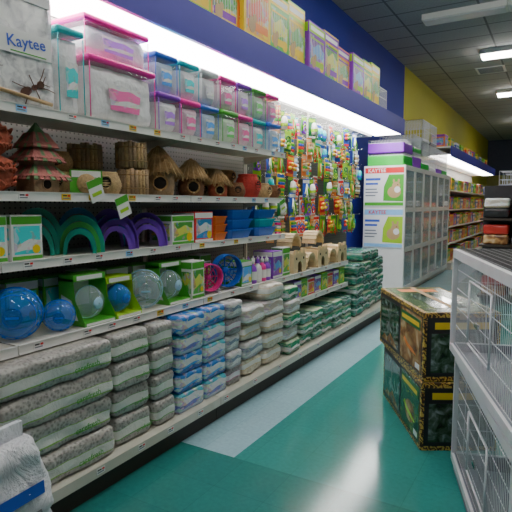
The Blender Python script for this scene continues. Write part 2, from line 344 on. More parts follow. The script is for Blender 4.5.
for k in range(6): gr.box(-.25,.25,-.26+k*.09,-.22+k*.09,-.02,-.012,GREYT)
thing('air_vent',[part('grille',gr)],(-1.5,13.0,CZ-.001),0,'square ceiling air vent with white louvres','air vent')
# ---- gondola units
BACK=-2.66; TOPZ=2.6
def hook_into(mb,x,y,z,L=.22):
    mb.tube([(x,y,z+.02),(x,y,z),(x+L,y,z),(x+L+.01,y,z+.015)],.0025,METAL,4)
def unit(y0,w,shelves,hooks=(),peg=PEG):
    y1=y0+w-.004; xo=0
    parts=[part('back_panel',MB().box(-2.69,BACK,y0,y1,.1,TOPZ,peg))]
    parts.append(part('base_deck',MB().box(BACK,-1.975,y0,y1,.14,.17,CREAM).box(-1.975,-1.96,y0,y1,.115,.17,CREAM)))
    parts.append(part('kickplate',MB().box(-2.66,-2.0,y0,y1,0,.138,BROWN),'dark brown kickplate'))
    parts.append(part('upright',MB().box(-2.655,-2.63,y0,y0+.02,.17,TOPZ,CREAM)))
    for (z,D) in shelves:
        sh=MB().box(-2.629,-D-.012,y0+.004,y1-.004,z-.02,z,CREAM)
        for yy in (y0+.03,y1-.035): # triangular brackets
            sh.add([(-2.629,yy,z-.02),(-D-.06,yy,z-.02),(-2.629,yy,z-.09),(-2.629,yy+.005,z-.02),(-D-.06,yy+.005,z-.02),(-2.629,yy+.005,z-.09)],[(0,1,2),(3,5,4),(0,3,4,1),(1,4,5,2),(0,2,5,3)],CREAM)
        ch=MB().box(-D-.012,-D,y0+.002,y1-.002,z-.042,z+.004,WHITE)
        ch.box(-D,-D+.004,y0+.002,y1-.002,z-.042,z-.038,WHITE).box(-D,-D+.004,y0+.002,y1-.002,z,z+.004,WHITE)
        parts.append(part('shelf',sh,None,(part('price_channel',ch,'white price channel along the shelf edge'),)))
    for (y,z) in hooks:
        h=MB(); hook_into(h,BACK+.002,y,z); parts.append(part('peg_hook',h,'chrome wire peg hook'))
    return thing('gondola_shelving_unit',parts,(0,0,0),0,'cream steel shelving unit with pegboard back','shelving unit','wall shelving units')
US=[(1.97,2.2),(1.56,2.2),(1.23,2.2),(.855,2.1)]
UW=1.42
for k in range(3): unit(k*UW,UW,US)
hk4=[];hk5=[]
NC=11
for r_,z in enumerate([2.48,2.26,2.04,1.82,1.60]):
    for c in range(NC):
        o_=.063 if r_%2 else 0
        hk4.append((4.26+.07+c*.125+o_*.5,z+random.uniform(-.03,.03))); hk5.append((5.68+.07+c*.125+o_*.5,z+random.uniform(-.03,.03)))
for c in range(NC): hk5.append((5.68+.07+c*.125,1.37)); hk4.append((4.26+.07+c*.125,1.38))
unit(3*UW,UW,[(.855,2.1),(.6,2.1)],hk4,PEGD); unit(4*UW,UW,[],hk5,PEGD)
# price tags
tg=[]
for m_ in (PAPER,YELLOW,LBLUE):
    t_=MB().box(0,.002,-.028,.028,-.034,-.004,m_); t_.box(.002,.0025,-.022,.004,-.016,-.009,BLACK); t_.box(.002,.0025,-.022,.02,-.028,-.022,GREYT); t_.box(.002,.0025,.008,.024,-.018,-.008,RED)
    tg.append(part('price_tag',t_))
def tag(D,y,z,i): thing('price_tag',[tg[i]],(-D+.001,y,z),0,'small %s price tag on the shelf edge'%['white','yellow','pale blue'][i],'price tag','shelf edge price tags')
for (z,D) in US:
    y=1.3
    while y<4.2: tag(D,y,z,random.choice([0,0,0,1,2])); y+=random.uniform(.16,.3)
for y in (1.4,1.75,2.05,2.3,2.6,2.9,3.3,3.7,4.1,4.5,4.9,5.3,5.9,6.3,6.8): tag(1.96,y,.165,0)
for y in (4.4,4.7,5.0,5.4): tag(2.1,y,.855,0); tag(2.1,y+.05,.6,0)
# shelf talker signs
st=MB().box(0,.003,-.05,.05,-.07,.05,PAPER,M=Matrix.Rotation(.35,4,'X')); st.box(.003,.004,-.05,.05,.01,.05,GREEN,M=Matrix.Rotation(.35,4,'X')); st.box(.003,.004,-.035,.035,-.04,-.02,LIME,M=Matrix.Rotation(.35,4,'X'))
stp=[part('sign',st)]
for (y,z,D) in [(1.98,1.56+.03,2.19),(2.18,1.50,2.188),(4.18,1.5,2.188)]:
    thing('shelf_sign',stp,(-D,y,z-.0),0,'small tilted green and white sign clipped to the shelf edge','shelf sign','shelf edge signs')
# ---- canopy with lights
def canopy(y0,y1,D=2.2):
    P=[part('fascia',MB().box(-D,-D+.03,y0,y1,2.6,2.84,PURPLE),'deep purple-blue fascia board'),
       part('top_deck',MB().box(-3.09,-D,y0,y1,2.80,2.83,WHITE)),
       part('back_board',MB().box(-3.09,-2.7,y0,y1,2.605,2.63,WHITE).box(-3.09,-3.06,y0,y1,2.63,2.80,WHITE)),
       part('reflector',MB().box(-2.7,-D,y0,y1,2.64,2.66,WHITE))]
    n=int((y1-y0)/1.38); L=(y1-y0)/n
    for k in range(n):
        P.append(part('light_diffuser',MB().box(-2.64,-D-.015,y0+k*L+.02,y0+(k+1)*L-.02,2.612,2.639,DIFF,0),'glowing white light diffuser'))
    return thing('light_canopy',P,(0,0,0),0,'purple-blue canopy with fluorescent lights over the wall shelves','light canopy')
canopy(0,8.28); CTOP=2.831
# ================================================================= item templates
def flatbag(name,sx,sy,sz,mat,seed,label,text=None,tmat=None,fins=True,tsize=.07,pinch=.3,wr=.008,rad=.035):
    b=MB().slab(sx-.012,sy-.012,sz,mat,rad=min(rad,sz*.45),seed=seed,wr=wr,sag=pinch)
    if fins:
        for s_ in (-1,1):
            b.box(-sx*.42,sx*.42,min(s_*sy*.48,s_*sy*.5),max(s_*sy*.48,s_*sy*.5),sz*.46,sz*.54,mat)
    P=[part('bag',b)]
    if text:
        P.append(part('lettering',MB().text(text,tmat,tsize,T(sx/2+.006,sy*.22,sz*.34)@R_PX@Matrix.Rotation(.03,4,'Z')),'printed lettering'))
    return TP(name,P,sy,sx,sz,label,'bag')
GB=[flatbag('bedding_bag',.40,.66,.158,PELG,s*3.1,'large clear bag of grey paper bedding with green label','carefresh',GREEN,tsize=.042,pinch=.06,wr=.016,rad=.03) for s in range(4)]
GB2=[flatbag('bedding_bag',.38,.29,.156,PELG2,s*2.3+9,'small clear bag of grey paper bedding with green label','carefresh',GREEN,tsize=.034,pinch=.05,wr=.013,rad=.028) for s in range(3)]
GB3=[flatbag('bedding_bag',.38,.2,.156,PELG2,s*2.3+19,'narrow clear bag of grey paper bedding',pinch=.05,wr=.011,rad=.028) for s in range(2)]
def stack(ts,D,yc,z,n,group,dj=.03,rzj=.03,dy=.006):
    zz=z+.001
    for i in range(n):
        t=ts[i%len(ts)]; put(t,D+random.uniform(0,dj),yc+random.uniform(-dy,dy),zz,group,rz=random.uniform(-rzj,rzj)); zz+=t['h']+.001
stack(GB,1.985,1.57,.17,4,'stacked grey bedding bags',dy=.004,rzj=.02); stack(GB,1.985,.86,.17,4,'stacked grey bedding bags',rzj=.012)
stack(GB2,2.0,2.065,.17,4,'stacked grey bedding bags',rzj=.02,dy=.002); stack(GB3,2.0,2.33,.17,4,'stacked grey bedding bags',rzj=.015,dy=.002)
BL=[flatbag('bedding_pack',.34,.27,.125,m_,s*1.7,lb_,fins=False,pinch=.03,wr=.004,rad=.014) for s,(m_,lb_) in enumerate([(A_BLUEPK,'blue and white plastic pack of pet bedding'),(A_LILAC,'white and lilac plastic pack of pet bedding'),(A_BLUEPK,'blue and white plastic pack of pet bedding')])]
stack([BL[1],BL[0],BL[2]],1.99,2.585,.17,5,'stacked blue bedding packs',rzj=.012,dy=.002); stack([BL[1],BL[0],BL[1]],2.0,2.865,.17,5,'stacked blue bedding packs',rzj=.012,dy=.002)
DK=[flatbag('bedding_pack',.34,.2,.125,PELD,4.4,'dark grey pack of bedding with white and magenta band',fins=False,pinch=.04,wr=.005,rad=.02),flatbag('bedding_pack',.34,.2,.125,A_GREYPK,5.4,'grey and white pack of bedding',fins=False,pinch=.04,wr=.005,rad=.02)]
stack([DK[0],DK[1],DK[1],DK[0],DK[1]],2.0,3.115,.17,5,'stacked dark bedding packs',rzj=.01,dy=.002)
BG=[flatbag('wood_shavings_bag',.4,.31,.135,PELB,s*2.7+3,'slumped clear bag of pale wood shavings',pinch=.12,wr=.02,rad=.04) for s in range(3)]+[flatbag('wood_shavings_bag',.4,.31,.135,A_TAN,8.8,'tan printed bag of pet litter',pinch=.08,wr=.014,rad=.03),flatbag('wood_shavings_bag',.4,.31,.135,A_GREYPK,9.8,'grey and white printed bag of pet litter',pinch=.06,wr=.012,rad=.025)]
stack([BG[0],BG[4],BG[2],BG[3]],1.98,3.395,.17,4,'stacked wood shavings bags',rzj=.04,dy=.002,dj=.05); stack([BG[1],BG[0],BG[2],BG[3],BG[1]],1.98,3.735,.17,5,'stacked wood shavings bags',rzj=.03,dy=.002,dj=.05)
BG4=[flatbag('wood_shavings_bag',.4,.26,.12,[A_GRNPK,A_TAN][s],s+6.,['green','tan'][s]+' and white bag of pet litter',pinch=.06,rad=.025) for s in range(2)]
stack(BG4,1.99,4.07,.17,5,'stacked green litter bags',rzj=.01,dy=.002)
GP=[flatbag('litter_pack',.36,.25,.1,A_GRNPK,3.3,'green and white pack of small pet litter',fins=False,pinch=.04,rad=.02),flatbag('litter_pack',.36,.25,.1,A_TEALPK,4.3,'dark green pack of small pet litter',fins=False,pinch=.04,rad=.02)]
for i in range(5): stack([GP[i%2],GP[0],GP[(i+1)%2]],2.0,4.39+i*.265,.17,3,'stacked green litter packs',rzj=.01,dy=.002)
TB=[flatbag('litter_bag',.42,.31,.125,A_TEALPK,s+2.2,'dark green plastic bag of hay and litter',pinch=.06,rad=.025,wr=.012) for s in range(2)]+[flatbag('litter_bag',.42,.31,.125,A_GRNPK,7.2,'green and white bag of hay and litter',pinch=.06,rad=.025,wr=.012)]
for i in range(4): stack([TB[i%3],TB[(i+1)%3],TB[(i+2)%3]],2.0+.02*i,5.87+i*.335,.17,[5,6,6,5][i],'stacked green litter bags',rzj=.03,dy=.003)
# top shelf
def blockpack(w,d,h,label,ts):
    b=MB().slab(d,w,h,P_FLUFF,rad=.015,seed=2,wr=.004,res=.04)
    x=d/2+.006
    ph=MB()
    ph.box(x-.006,x,-w*.47,w*.47,h*.88,h*.97,PAPER); ph.box(x-.006,x,-w*.05,w*.47,h*.42,h*.62,PAPER)
    def ant(cy,cz,s,ang):
        R=Matrix.Translation((x,cy,cz))@Matrix.Rotation(ang,4,'X')
        for (o,a_,b_) in ((-.032,.02,.012),(0,.012,.008),(.022,.013,.011)):
            ph.ext([(s*(o+a_*math.cos(k*pi/8)),s*b_*math.sin(k*pi/8)) for k in range(16)],0,.0015,ANT,R)
        for k,(px,qx) in enumerate([(-.012,-.03),(0,.0),(.01,.03)]):
            for sg_ in (-1,1): ph.tube([(.001,s*px,0),(.001,s*(px+qx)/1,s*sg_*.02),(.001,s*(px+qx*1.6),s*sg_*.036)],.0014*s,ANT,4,M=R)
        for sg_ in (-1,1): ph.tube([(.001,s*.03,0),(.001,s*.05,s*sg_*.015)],.0012*s,ANT,4,M=R)
    ant(w*.30,h*.17,1.7,.5); ant(-w*.12,h*.3,1.3,-.6); ant(-w*.33,h*.72,1.1,1.2)
    br=[(x,-w*.46,h*.06),(x,-w*.2,h*.12),(x,w*.1,h*.09),(x,w*.46,h*.05)]
    ph.tube(br,.010,TAN,6); ph.tube([(x,-w*.2,h*.12),(x,-w*.05,h*.2)],.006,TAN,5)
    le=MB().text('Kaytee',BLUE,ts,T(x+.002,w*.24,h*.53)@R_PX@Matrix.Rotation(.10,4,'Z'))
    le.box(x,x+.001,w*.1,w*.42,h*.435,h*.445,GREEN)
    P=[part('carton',b),part('printed_art',ph,'printed ants on white bedding'),part('lettering',le,'blue printed lettering')]
    return TP('bedding_carton',P,w,d,h,label,'box')
KB=blockpack(.60,.26,.55,'wide white bedding carton with printed brown ants',.075)
put(KB,2.22,1.465,1.971,'bedding cartons on the top shelf'); put(KB,2.22,.82,1.971,'bedding cartons on the top shelf')
def comfort(w,d,h,rim,matb,label,card=None):
    b=MB().slab(d-.03,w-.03,h-.06,matb,rad=.03,wr=.014,seed=w*10+h,res=.035,M=T(0,0,.012))
    sh=MB().box(-d/2,d/2,-w/2,w/2,0,h-.036,VINYL,.012)
    r=MB().box(-d/2-.008,d/2+.008,-w/2-.008,w/2+.008,h-.035,h,rim,.012)
    r.tube([(d/2,-w/2,.006),(d/2,-w/2,h-.04)],.003,rim,5).tube([(d/2,w/2,.006),(d/2,w/2,h-.04)],.003,rim,5)
    l=MB().ext([(-w*.22,h*.2),(w*.22,h*.2),(w*.25,h*.6),(-w*.25,h*.6)],d/2+.001,d/2+.003,card or A_PASTEL[2])
    return TP('comforter_bag',[part('contents',b,'fluffy pale bedding'),part('clear_case',sh,'clear glossy case'),part('zip_lid',r,'coloured lid'),part('insert_card',l,'printed card insert')],w+.018,d+.016,h,label,'bag')
AQ=comfort(.16,.26,.44,TEAL,A_SHRED,'tall clear case of white bedding with teal lid',A_PASTEL[4]); put(AQ,2.22,1.88,1.971,'zip cases on the top shelf')
CB=comfort(.52,.32,.35,PINK,A_SHRED,'large clear plastic bin of white fleece with pink lid',A_PASTEL[0])
put(CB,2.22,2.26,1.971,'zip cases on the top shelf')
CB2=comfort(.5,.28,.22,PINK,A_SHRED,'low clear plastic bin of white bedding with pink lid',A_PASTEL[2])
put(CB2,2.26,2.26,2.323,'zip cases on the top shelf')
names=['pink','blue','lilac','green','aqua','white']; rims=[PINK,BLTUB,VIOLET,GREEN,TEAL,PAPER]
fill=[A_TINT[0],A_TINT[1],A_SHRED,A_TINT[2],A_SHRED,A_SHRED]
cs=[comfort(.21,.26,.25,rims[i],fill[i],'small clear plastic bin of bedding with %s lid'%names[i],A_PASTEL[i]) for i in range(6)]
for j,(yc,a,b_) in enumerate([(2.66,2,1),(2.9,0,4),(3.14,1,5),(3.38,3,0),(3.62,0,2),(3.86,4,3),(4.10,1,0)]):
    put(cs[a],2.22+.01*(j%3),yc,1.971,'zip cases on the top shelf')
    put(cs[b_],2.24,yc,1.971+.253,'zip cases on the top shelf')
# ---- second shelf : nests and huts
def opening(mb,r,x,y,z,rim):
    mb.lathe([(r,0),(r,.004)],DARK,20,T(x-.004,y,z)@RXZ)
    pts=[(x,y+r*math.cos(a*2*pi/20),z+r*math.sin(a*2*pi/20)) for a in range(20)]
    mb.tube(pts,r*.16,rim,6,True)
def jug():
    prof=[(.05,0),(.085,.03),(.1,.075),(.085,.12),(.05,.14),(.07,.155),(.09,.19),(.085,.23),(.05,.265),(.02,.285)]
    b=MB().lathe(prof,TERRA,28,wob=.22)
    for k in range(90): # woven fibre loops
        a=random.uniform(0,2*pi); z=random.choice([.03,.05,.08,.1,.17,.2,.23]); r=.097 if z<.12 else .088
        b.tube([(r*math.cos(a),r*math.sin(a),z),(r*1.08*math.cos(a+.2),r*1.08*math.sin(a+.2),z+.01),(r*math.cos(a+.4),r*math.sin(a+.4),z-.004)],.005,TERRA,5)
    o=MB(); opening(o,.04,.106,0,.075,COCO); opening(o,.032,.094,0,.2,COCO)
    return TP('clay_nest',[part('body',b),part('opening',o,'dark round entrance with fibre rim')],.21,.22,.29,'rough red-brown woven double nest with round entrances','bird nest')
def pagoda():
    b=MB(); r=MB(); z=0
    for k,(w,h) in enumerate([(.078,.085),(.065,.06),(.05,.045)]):
        b.box(-w*.75,w*.75,-w*.75,w*.75,z,z+h,BARK,.004)
        R_=w*1.7
        r.lathe([(R_,z+h-.02),(R_*.45,z+h+.018)],SHING,4,smooth=False,phase=pi/4)
        for sd in range(4): # layered shingle strips on every side
            Mz=Matrix.Rotation(sd*pi/2,4,'Z')
            for q in range(7):
                yy=(q-3)*R_*.2; m_=SHING2 if (q+k+sd)%3==0 else SHING
                r.add([(R_*.76,yy-.009,z+h-.032),(R_*.76,yy+.009,z+h-.032),(R_*.36,yy*.55-.007,z+h+.026),(R_*.36,yy*.55+.007,z+h+.026),(R_*.72,yy-.009,z+h-.036),(R_*.72,yy+.009,z+h-.036)],[(0,1,3,2),(0,4,5,1)],m_,M=Mz)
        z+=h+.012
    r.lathe([(.05,z-.005),(.03,z+.02),(.004,z+.055)],SHING2,4,smooth=False,phase=pi/4)
    o=MB(); opening(o,.022,.06,0,.035,BARK)
    return TP('bird_house',[part('wall',b),part('roof',r,'tiered red and green shingle roof'),part('opening',o)],.2,.2,.28,'tall tiered pagoda bird house with weathered shingle roofs','bird house')
def basket(r,h,mat,label,open_=True):
    n=9; pr=[]
    for k in range(n*2+1):
        t=k/(n*2); pr.append((r*(.8+.25*math.sin(pi*min(1,t*1.1)))*(1+.05*(k%2)),h*t))
    b=MB().lathe(pr,mat,28,wob=.05)
    P=[part('body',b)]
    o=MB(); opening(o,r*.42,r*1.05,0,h*.52,mat); P.append(part('opening',o))
    return TP('wicker_nest',P,r*2.1,r*2.15,h,label,'bird nest')
def sticks(r,h):
    b=MB()
    for k in range(22):
        a=2*pi*k/22; b.tube([(r*math.cos(a),r*math.sin(a),0),(r*math.cos(a),r*math.sin(a),h*random.uniform(.9,1))],r*.15,BARK if k%3 else WICKER,6)
    b.lathe([(r*.95,.01),(r*.95,h*.9)],BARK,20)
    w=MB()
    for zz in (h*.25,h*.75): w.tube([(r*1.14*math.cos(a*pi/12),r*1.14*math.sin(a*pi/12),zz) for a in range(24)],.003,STRAW,5,True)
    return TP('stick_tunnel',[part('body',b),part('binding',w,'straw binding ring')],r*2.35,r*2.35,h,'upright bundle of bark sticks bound into a chew tunnel','chew toy')
def hut(r,h,mat_b,label,label_name='thatched_hut'):
    b=MB().lathe([(r*.7,0),(r*.78,h*.25),(r*.72,h*.5)],mat_b,20,wob=.12)
    o=MB(); opening(o,r*.34,r*.79,0,h*.25,STRAW)
    rf=MB().lathe([(r*1.05,h*.46),(r*.95,h*.56),(r*.6,h*.78),(r*.28,h*.92),(r*.05,h)],STRAW,24,wob=.1)
    for k in range(60):
        a=2*pi*k/60+random.uniform(-.05,.05); q=random.uniform(1.1,1.28)
        rf.tube([(r*.25*math.cos(a),r*.25*math.sin(a),h*.94),(r*.75*math.cos(a),r*.75*math.sin(a),h*.7),(r*q*math.cos(a),r*q*math.sin(a),h*random.uniform(.36,.44))],.004,STRAW if k%3 else WICKER,4)
    p=MB().tube([(r*.55,r*.0,h*.1),(r*1.12,0,h*.1)],.005,PINE,6)
    return TP('thatched_hut',[part('body',b),part('roof',rf,'ragged straw thatch roof'),part('opening',o),part('perch',p)],r*2.5,r*2.4,h,label,'pet hut')
def pos(t,D,y,z,g=None,rz=0,s=1): return put(t,D,y,z+.001,g,rz,s=s)
RZ=-.75
J=jug(); pos(J,2.21,1.46,1.56,rz=RZ,s=1.25); pos(J,2.25,1.18,1.56)
PG=pagoda(); pos(PG,2.215,1.735,1.56,s=1.28)
WN=[basket(.085,.13,WICKER,'round woven wicker nest with dark entrance'),basket(.075,.12,COCO,'brown coconut fibre nest with dark entrance'),basket(.085,.11,STRAW,'small woven straw nest')]
pos(WN[0],2.42,1.99,1.56,rz=RZ); pos(WN[2],2.42,1.99,1.692,rz=RZ)
def card_disc(label):
    b=MB().box(-.004,.0,-.09,.09,0,.13,GREEN); b.box(0,.001,-.08,.08,.09,.125,PAPER)
    w=MB().lathe([(.055,0),(.05,.02),(.02,.028)],WICKER,22,T(0,0,.055)@RXZ)
    return TP('carded_nest',[part('card',b),part('nest',w)],.19,.05,.13,label,'bird nest')
CDN=card_disc('woven nest disc on a green and white card'); pos(CDN,2.22,1.97,1.56,rz=-.4)
pos(WN[0],2.215,2.165,1.56,rz=RZ)
SK=sticks(.085,.165); SK2=sticks(.09,.155); pos(SK2,2.43,2.22,1.56); pos(SK2,2.43,2.22,1.717); pos(SK,2.215,2.40,1.56); pos(SK,2.225,2.40,1.727); pos(WN[1],2.45,2.44,1.56)
H1=hut(.14,.34,BARK,'big brown mushroom-shaped hut with straw thatch roof'); H2=hut(.125,.28,COCO,'coconut fibre hut with straw thatch roof'); H3=hut(.1,.22,TERRA,'small reddish hut with straw roof')
pos(H1,2.21,2.71,1.56,rz=RZ); pos(H2,2.21,3.05,1.56,rz=RZ); pos(H3,2.21,3.35,1.56,rz=RZ); pos(WN[1],2.22,3.565,1.56,rz=RZ)
RB=basket(.1,.2,mk('dark_red_fibre',(.5,.04,.03),.8,var=.4,vs=30,bump=.6),'dark red woven nest with round entrance'); pos(RB,2.21,3.78,1.56); pos(WN[0],2.22,4.0,1.56); pos(WN[1],2.22,4.17,1.56)
for y in (3.36,3.56,3.78): pos(WN[0],2.46,y,1.56); pos(WN[2],2.46,y,1.692)
# ---- cartons
def carton(w,d,h,base,bar,pic,label,text=None,name='product_carton',window=False,bars=False,cat='box'):
    b=MB().box(-d/2,d/2,-w/2,w/2,0,h,base,.002)
    x=d/2
    b.box(x,x+.001,-w*.48,w*.48,h*.8,h*.97,bar)
    b.box(x,x+.001,-w*.42,w*.42,h*.14,h*.76,pic)
    b.box(x,x+.0012,-w*.48,w*.48,h*.02,h*.1,bar)
    b.ext([(w*.28+w*.13*math.cos(a*pi/8),h*.24+w*.13*math.sin(a*pi/8)) for a in range(16)],x+.001,x+.002,YELLOW)
    b.box(-d*.47,d*.47,-w/2-.001,-w/2,h*.8,h*.97,bar); b.box(-d*.4,d*.4,-w/2-.001,-w/2,h*.15,h*.72,pic)
    if bars:
        b.box(x+.001,x+.0015,-w*.40,w*.40,h*.845,h*.925,PAPER)
        for k in range(9): b.box(x+.001,x+.002,-w*.36+k*w*.09,-w*.35+k*w*.09,h*.3,h*.7,PAPER)
        b.box(x+.001,x+.0025,-w*.38,w*.38,h*.2,h*.31,bar); b.box(x+.001,x+.0025,-w*.38,w*.38,h*.69,h*.72,bar)
        b.ext([(-w*.22+w*.13*math.cos(a*pi/8),h*.26+h*.11*math.sin(a*pi/8)) for a in range(16)],x+.002,x+.0035,TAN)
        b.ext([(-w*.12+w*.07*math.cos(a*pi/8),h*.36+h*.06*math.sin(a*pi/8)) for a in range(16)],x+.002,x+.004,TAN)
        b.box(-d*.36,d*.36,-w/2-.002,-w/2-.001,h*.84,h*.92,PAPER)
    return TP(name,[part('carton',b)],w,d,h,label,cat)
C1=carton(.17,.18,.22,PAPER,GREEN,A_PASTEL[4],'white and green carton of pet accessories'); C2=carton(.16,.2,.2,GREEN,PAPER,A_PASTEL[1],'green carton with white panel')
pos(C1,2.23,1.39,1.23); pos(C1,2.23,1.58,1.23); pos(C1,2.23,1.2,1.23)
def arches(mats,R0,label,n=3,dd=.045,vs=1.65):
    P=[]
    for k in range(n):
        R_=R0*(1-.17*k); r=R_-.016
        f=lambda q,a: (q*math.cos(a*pi/18),q*vs*math.sin(a*pi/18)**.8 if 0<a<18 else 0)
        ys=[f(R_,a) for a in range(19)]+[f(r,a) for a in range(18,-1,-1)]
        x0=-.065+k*dd
        a_=MB().ext(ys,x0,x0+dd*.9,mats[k%len(mats)])
        for xx in (x0,x0+dd*.9-.006):
            ys2=[(y*1.05,z*1.03) for y,z in ys[:19]]+[(y,z) for y,z in ys[19:]]
            a_.ext(ys2,xx,xx+.006,mats[k%len(mats)])
        P.append(part('arch',a_))
    return TP('plastic_tunnel',P,R0*2.1,.14,R0*vs*1.03,label,'pet tunnel')
AT=arches([GPLAST,G2PLAST],.125,'nested teal and green translucent plastic arch tunnels'); AB=arches([B2PLAST,GPLAST],.13,'nested aqua translucent plastic arch tunnels',vs=1.9); AP=arches([PPLAST],.13,'nested purple translucent plastic arch tunnels'); AP2=arches([PPLAST,B2PLAST],.125,'nested purple and aqua plastic arches',vs=1.9)
AT2=arches([GPLAST],.13,'tall nested teal translucent plastic arch tunnels',vs=1.9)
RA=-.75
g_='plastic tunnels on the third shelf'
pos(AT2,2.36,1.78,1.23,g_,RA); pos(AT,2.23,1.96,1.23,g_,RA); pos(AB,2.43,2.12,1.23,g_,RA); pos(AP,2.24,2.24,1.23,g_,RA); pos(AP2,2.44,2.38,1.23,g_,RA); pos(AP,2.24,2.51,1.23,g_,RA)
C3=carton(.24,.2,.2,PAPER,GREEN,PIC[1],'green and white carton with pet photo'); C4=carton(.22,.2,.22,RED,PAPER,PIC[3],'red and white carton with pet photo'); 
pos(C3,2.22,2.775,1.23); pos(C4,2.22,3.015,1.23)
def pan(w,d,h,mat,label,corner=False):
    b=MB()
    def loop(s,z,inn=0):
        c=.18; return [(-d/2*s,-w/2*(s-c),z),(-d/2*(s-c),-w/2*s,z),(d/2*(s-c),-w/2*s,z),(d/2*s,-w/2*(s-c),z),(d/2*s,w/2*(s-c),z),(d/2*(s-c),w/2*s,z),(-d/2*(s-c),w/2*s,z),(-d/2*s,w/2*(s-c),z)]
    ls=[loop(.82,0),loop(.95,h*.85),loop(1,h*.86),loop(1,h),loop(.92,h),loop(.78,h*.15)]
    n=len(ls[0]); V=[v for l in ls for v in l]; F=[list(range(n))[::-1],[5*n+i for i in range(n)]]
    for j in range(5):
        for i in range(n): F.append((j*n+i,j*n+(i+1)%n,(j+1)*n+(i+1)%n,(j+1)*n+i))
    b.add(V,F,mat); return TP('litter_pan',[part('pan',b)],w,d,h,label,'plastic pan')
OP=pan(.19,.2,.06,OPLAST,'orange plastic pet dish'); BP=pan(.38,.3,.075,BLTUB,'blue plastic corner litter pan'); BP2=pan(.36,.3,.07,TEAL,'teal plastic litter pan')
for k in range(3): pos(OP,2.22,3.24,1.23+k*.062,'orange dishes on the third shelf')
for k in range(3): pos(BP,2.22,3.55,1.23+k*.077,'blue litter pans on the third shelf')
for k in range(3): pos(BP2 if k==1 else BP,2.22,3.97,1.23+k*.077,'blue litter pans on the third shelf')
# ---- exercise balls, wheels, bottles
def ball(r,mat,solid,label):
    b=MB().sphere(r,mat,30,c=(0,0,r))
    ring=MB()
    for q in (-.12,.12):
        rr=r*math.sqrt(1-q*q)*1.01; ring.tube([(q*r,rr*math.cos(a*pi/16),r+rr*math.sin(a*pi/16)) for a in range(32)],r*.02,solid,6,True)
    for q,s_ in ((.6,1),(-.6,-1)): # latitude ribs
        rr=r*math.sqrt(1-q*q)*1.005; ring.tube([(q*r,rr*math.cos(a*pi/16),r+rr*math.sin(a*pi/16)) for a in range(32)],r*.012,solid,5,True)
    for k in range(12): # small vent slots
        a=k*pi/6; q=.42; rr=r*math.sqrt(1-q*q)*1.0
        ring.tube([(q*r,rr*math.cos(a),r+rr*math.sin(a)),(q*r+.001,rr*math.cos(a+.16),r+rr*math.sin(a+.16))],r*.03,solid,5)
    cap=MB().lathe([(r*.34,0),(r*.31,r*.05),(r*.3,r*.05)],mat,22,T(r*.93,0,r)@RXZ); cap.lathe([(r*.36,-.004),(r*.36,r*.03)],solid,22,T(r*.93,0,r)@RXZ,capb=False,capt=False); cap.box(r*.97,r*1.02,-r*.22,r*.22,r*.96,r*1.04,solid)
    return TP('exercise_ball',[part('shell',b),part('seam_ring',ring),part('cap',cap,'round screw cap')],2*r,2*r,2*r,label,'exercise ball')
def boxedball(w,h,r,base,mat,solid,label):
    d=.2
    b=MB().box(-d/2,-d/2+.006,-w/2,w/2,0,h,base); b.box(-d/2,d/2,-w/2,w/2,0,.02,base,.002); b.box(-d/2,d*.1,-w/2,w/2,h-.035,h,base)
    b.box(d*.1,d*.1+.001,-w*.4,w*.4,h-.03,h-.006,PAPER)
    b.box(-d/2+.0061,-d/2+.008,-w*.4,w*.4,h*.3,h*.8,PAPER); b.box(d/2,d/2+.001,-w*.45,w*.45,.003,.017,PAPER)
    for s_ in (-1,1):
        b.add([(-d/2+.006,s_*w/2,.02),(d/2,s_*w/2,.02),(.03,s_*w/2,h*.5),(d*.1,s_*w/2,h-.02),(-d/2+.006,s_*w/2,h-.02)],[(0,1,2,3,4)],base)
        b.add([(-d/2+.02,s_*(w/2+.001),.03),(d/2-.05,s_*(w/2+.001),.03),(0,s_*(w/2+.001),h*.5),(-d/2+.02,s_*(w/2+.001),h*.6)],[(0,1,2,3)],PAPER)
    bl=MB().sphere(r,mat,24,c=(.0,0,.022+r)); bl.lathe([(r*.38,0),(r*.3,r*.07)],solid,18,T(r*.92,0,.022+r)@RXZ)
    bl.tube([(0,r*1.01*math.cos(a*pi/12),.022+r+r*1.01*math.sin(a*pi/12)) for a in range(24)],r*.03,solid,5,True)
    return TP('boxed_exercise_ball',[part('carton',b,'open display carton'),part('ball',bl,'translucent plastic ball')],w,d,h,label,'exercise ball')
B1=ball(.125,BPLAST,BPLASTS,'large translucent blue hamster exercise ball'); B2=ball(.08,BPLAST,BPLASTS,'small translucent blue exercise ball')
RB_=-.7
pos(B1,2.11,1.5,.855,rz=RB_); pos(B2,2.11,1.715,.855,rz=RB_)
BB=[boxedball(.22,.27,.09,GREEN,CPLAST,CPLASTS,'green open carton holding a clear exercise ball'),boxedball(.2,.23,.08,LIME,BPLAST,BPLASTS,'lime open carton holding a blue exercise ball'),boxedball(.22,.27,.095,GREEN,CPLAST,CPLASTS,'green open carton holding a clear exercise ball')]
GC=carton(.19,.12,.25,GREEN,PAPER,A_PASTEL[4],'bright green carton with white panels'); GC2=carton(.14,.12,.26,PAPER,GREEN,PIC[1],'white carton with green bands')
for y in (1.44,1.66,1.88,2.1,2.33,2.56): put(GC if y!=2.1 else GC2,2.40,y,.856)
pos(BB[0],2.12,1.93,.855); pos(BB[1],2.12,2.15,.855); 
B3=ball(.12,CPLAST,CPLASTS,'large clear hamster exercise ball'); pos(B3,2.11,2.38,.855,rz=RB_)
pos(BB[2],2.13,2.62,.855)
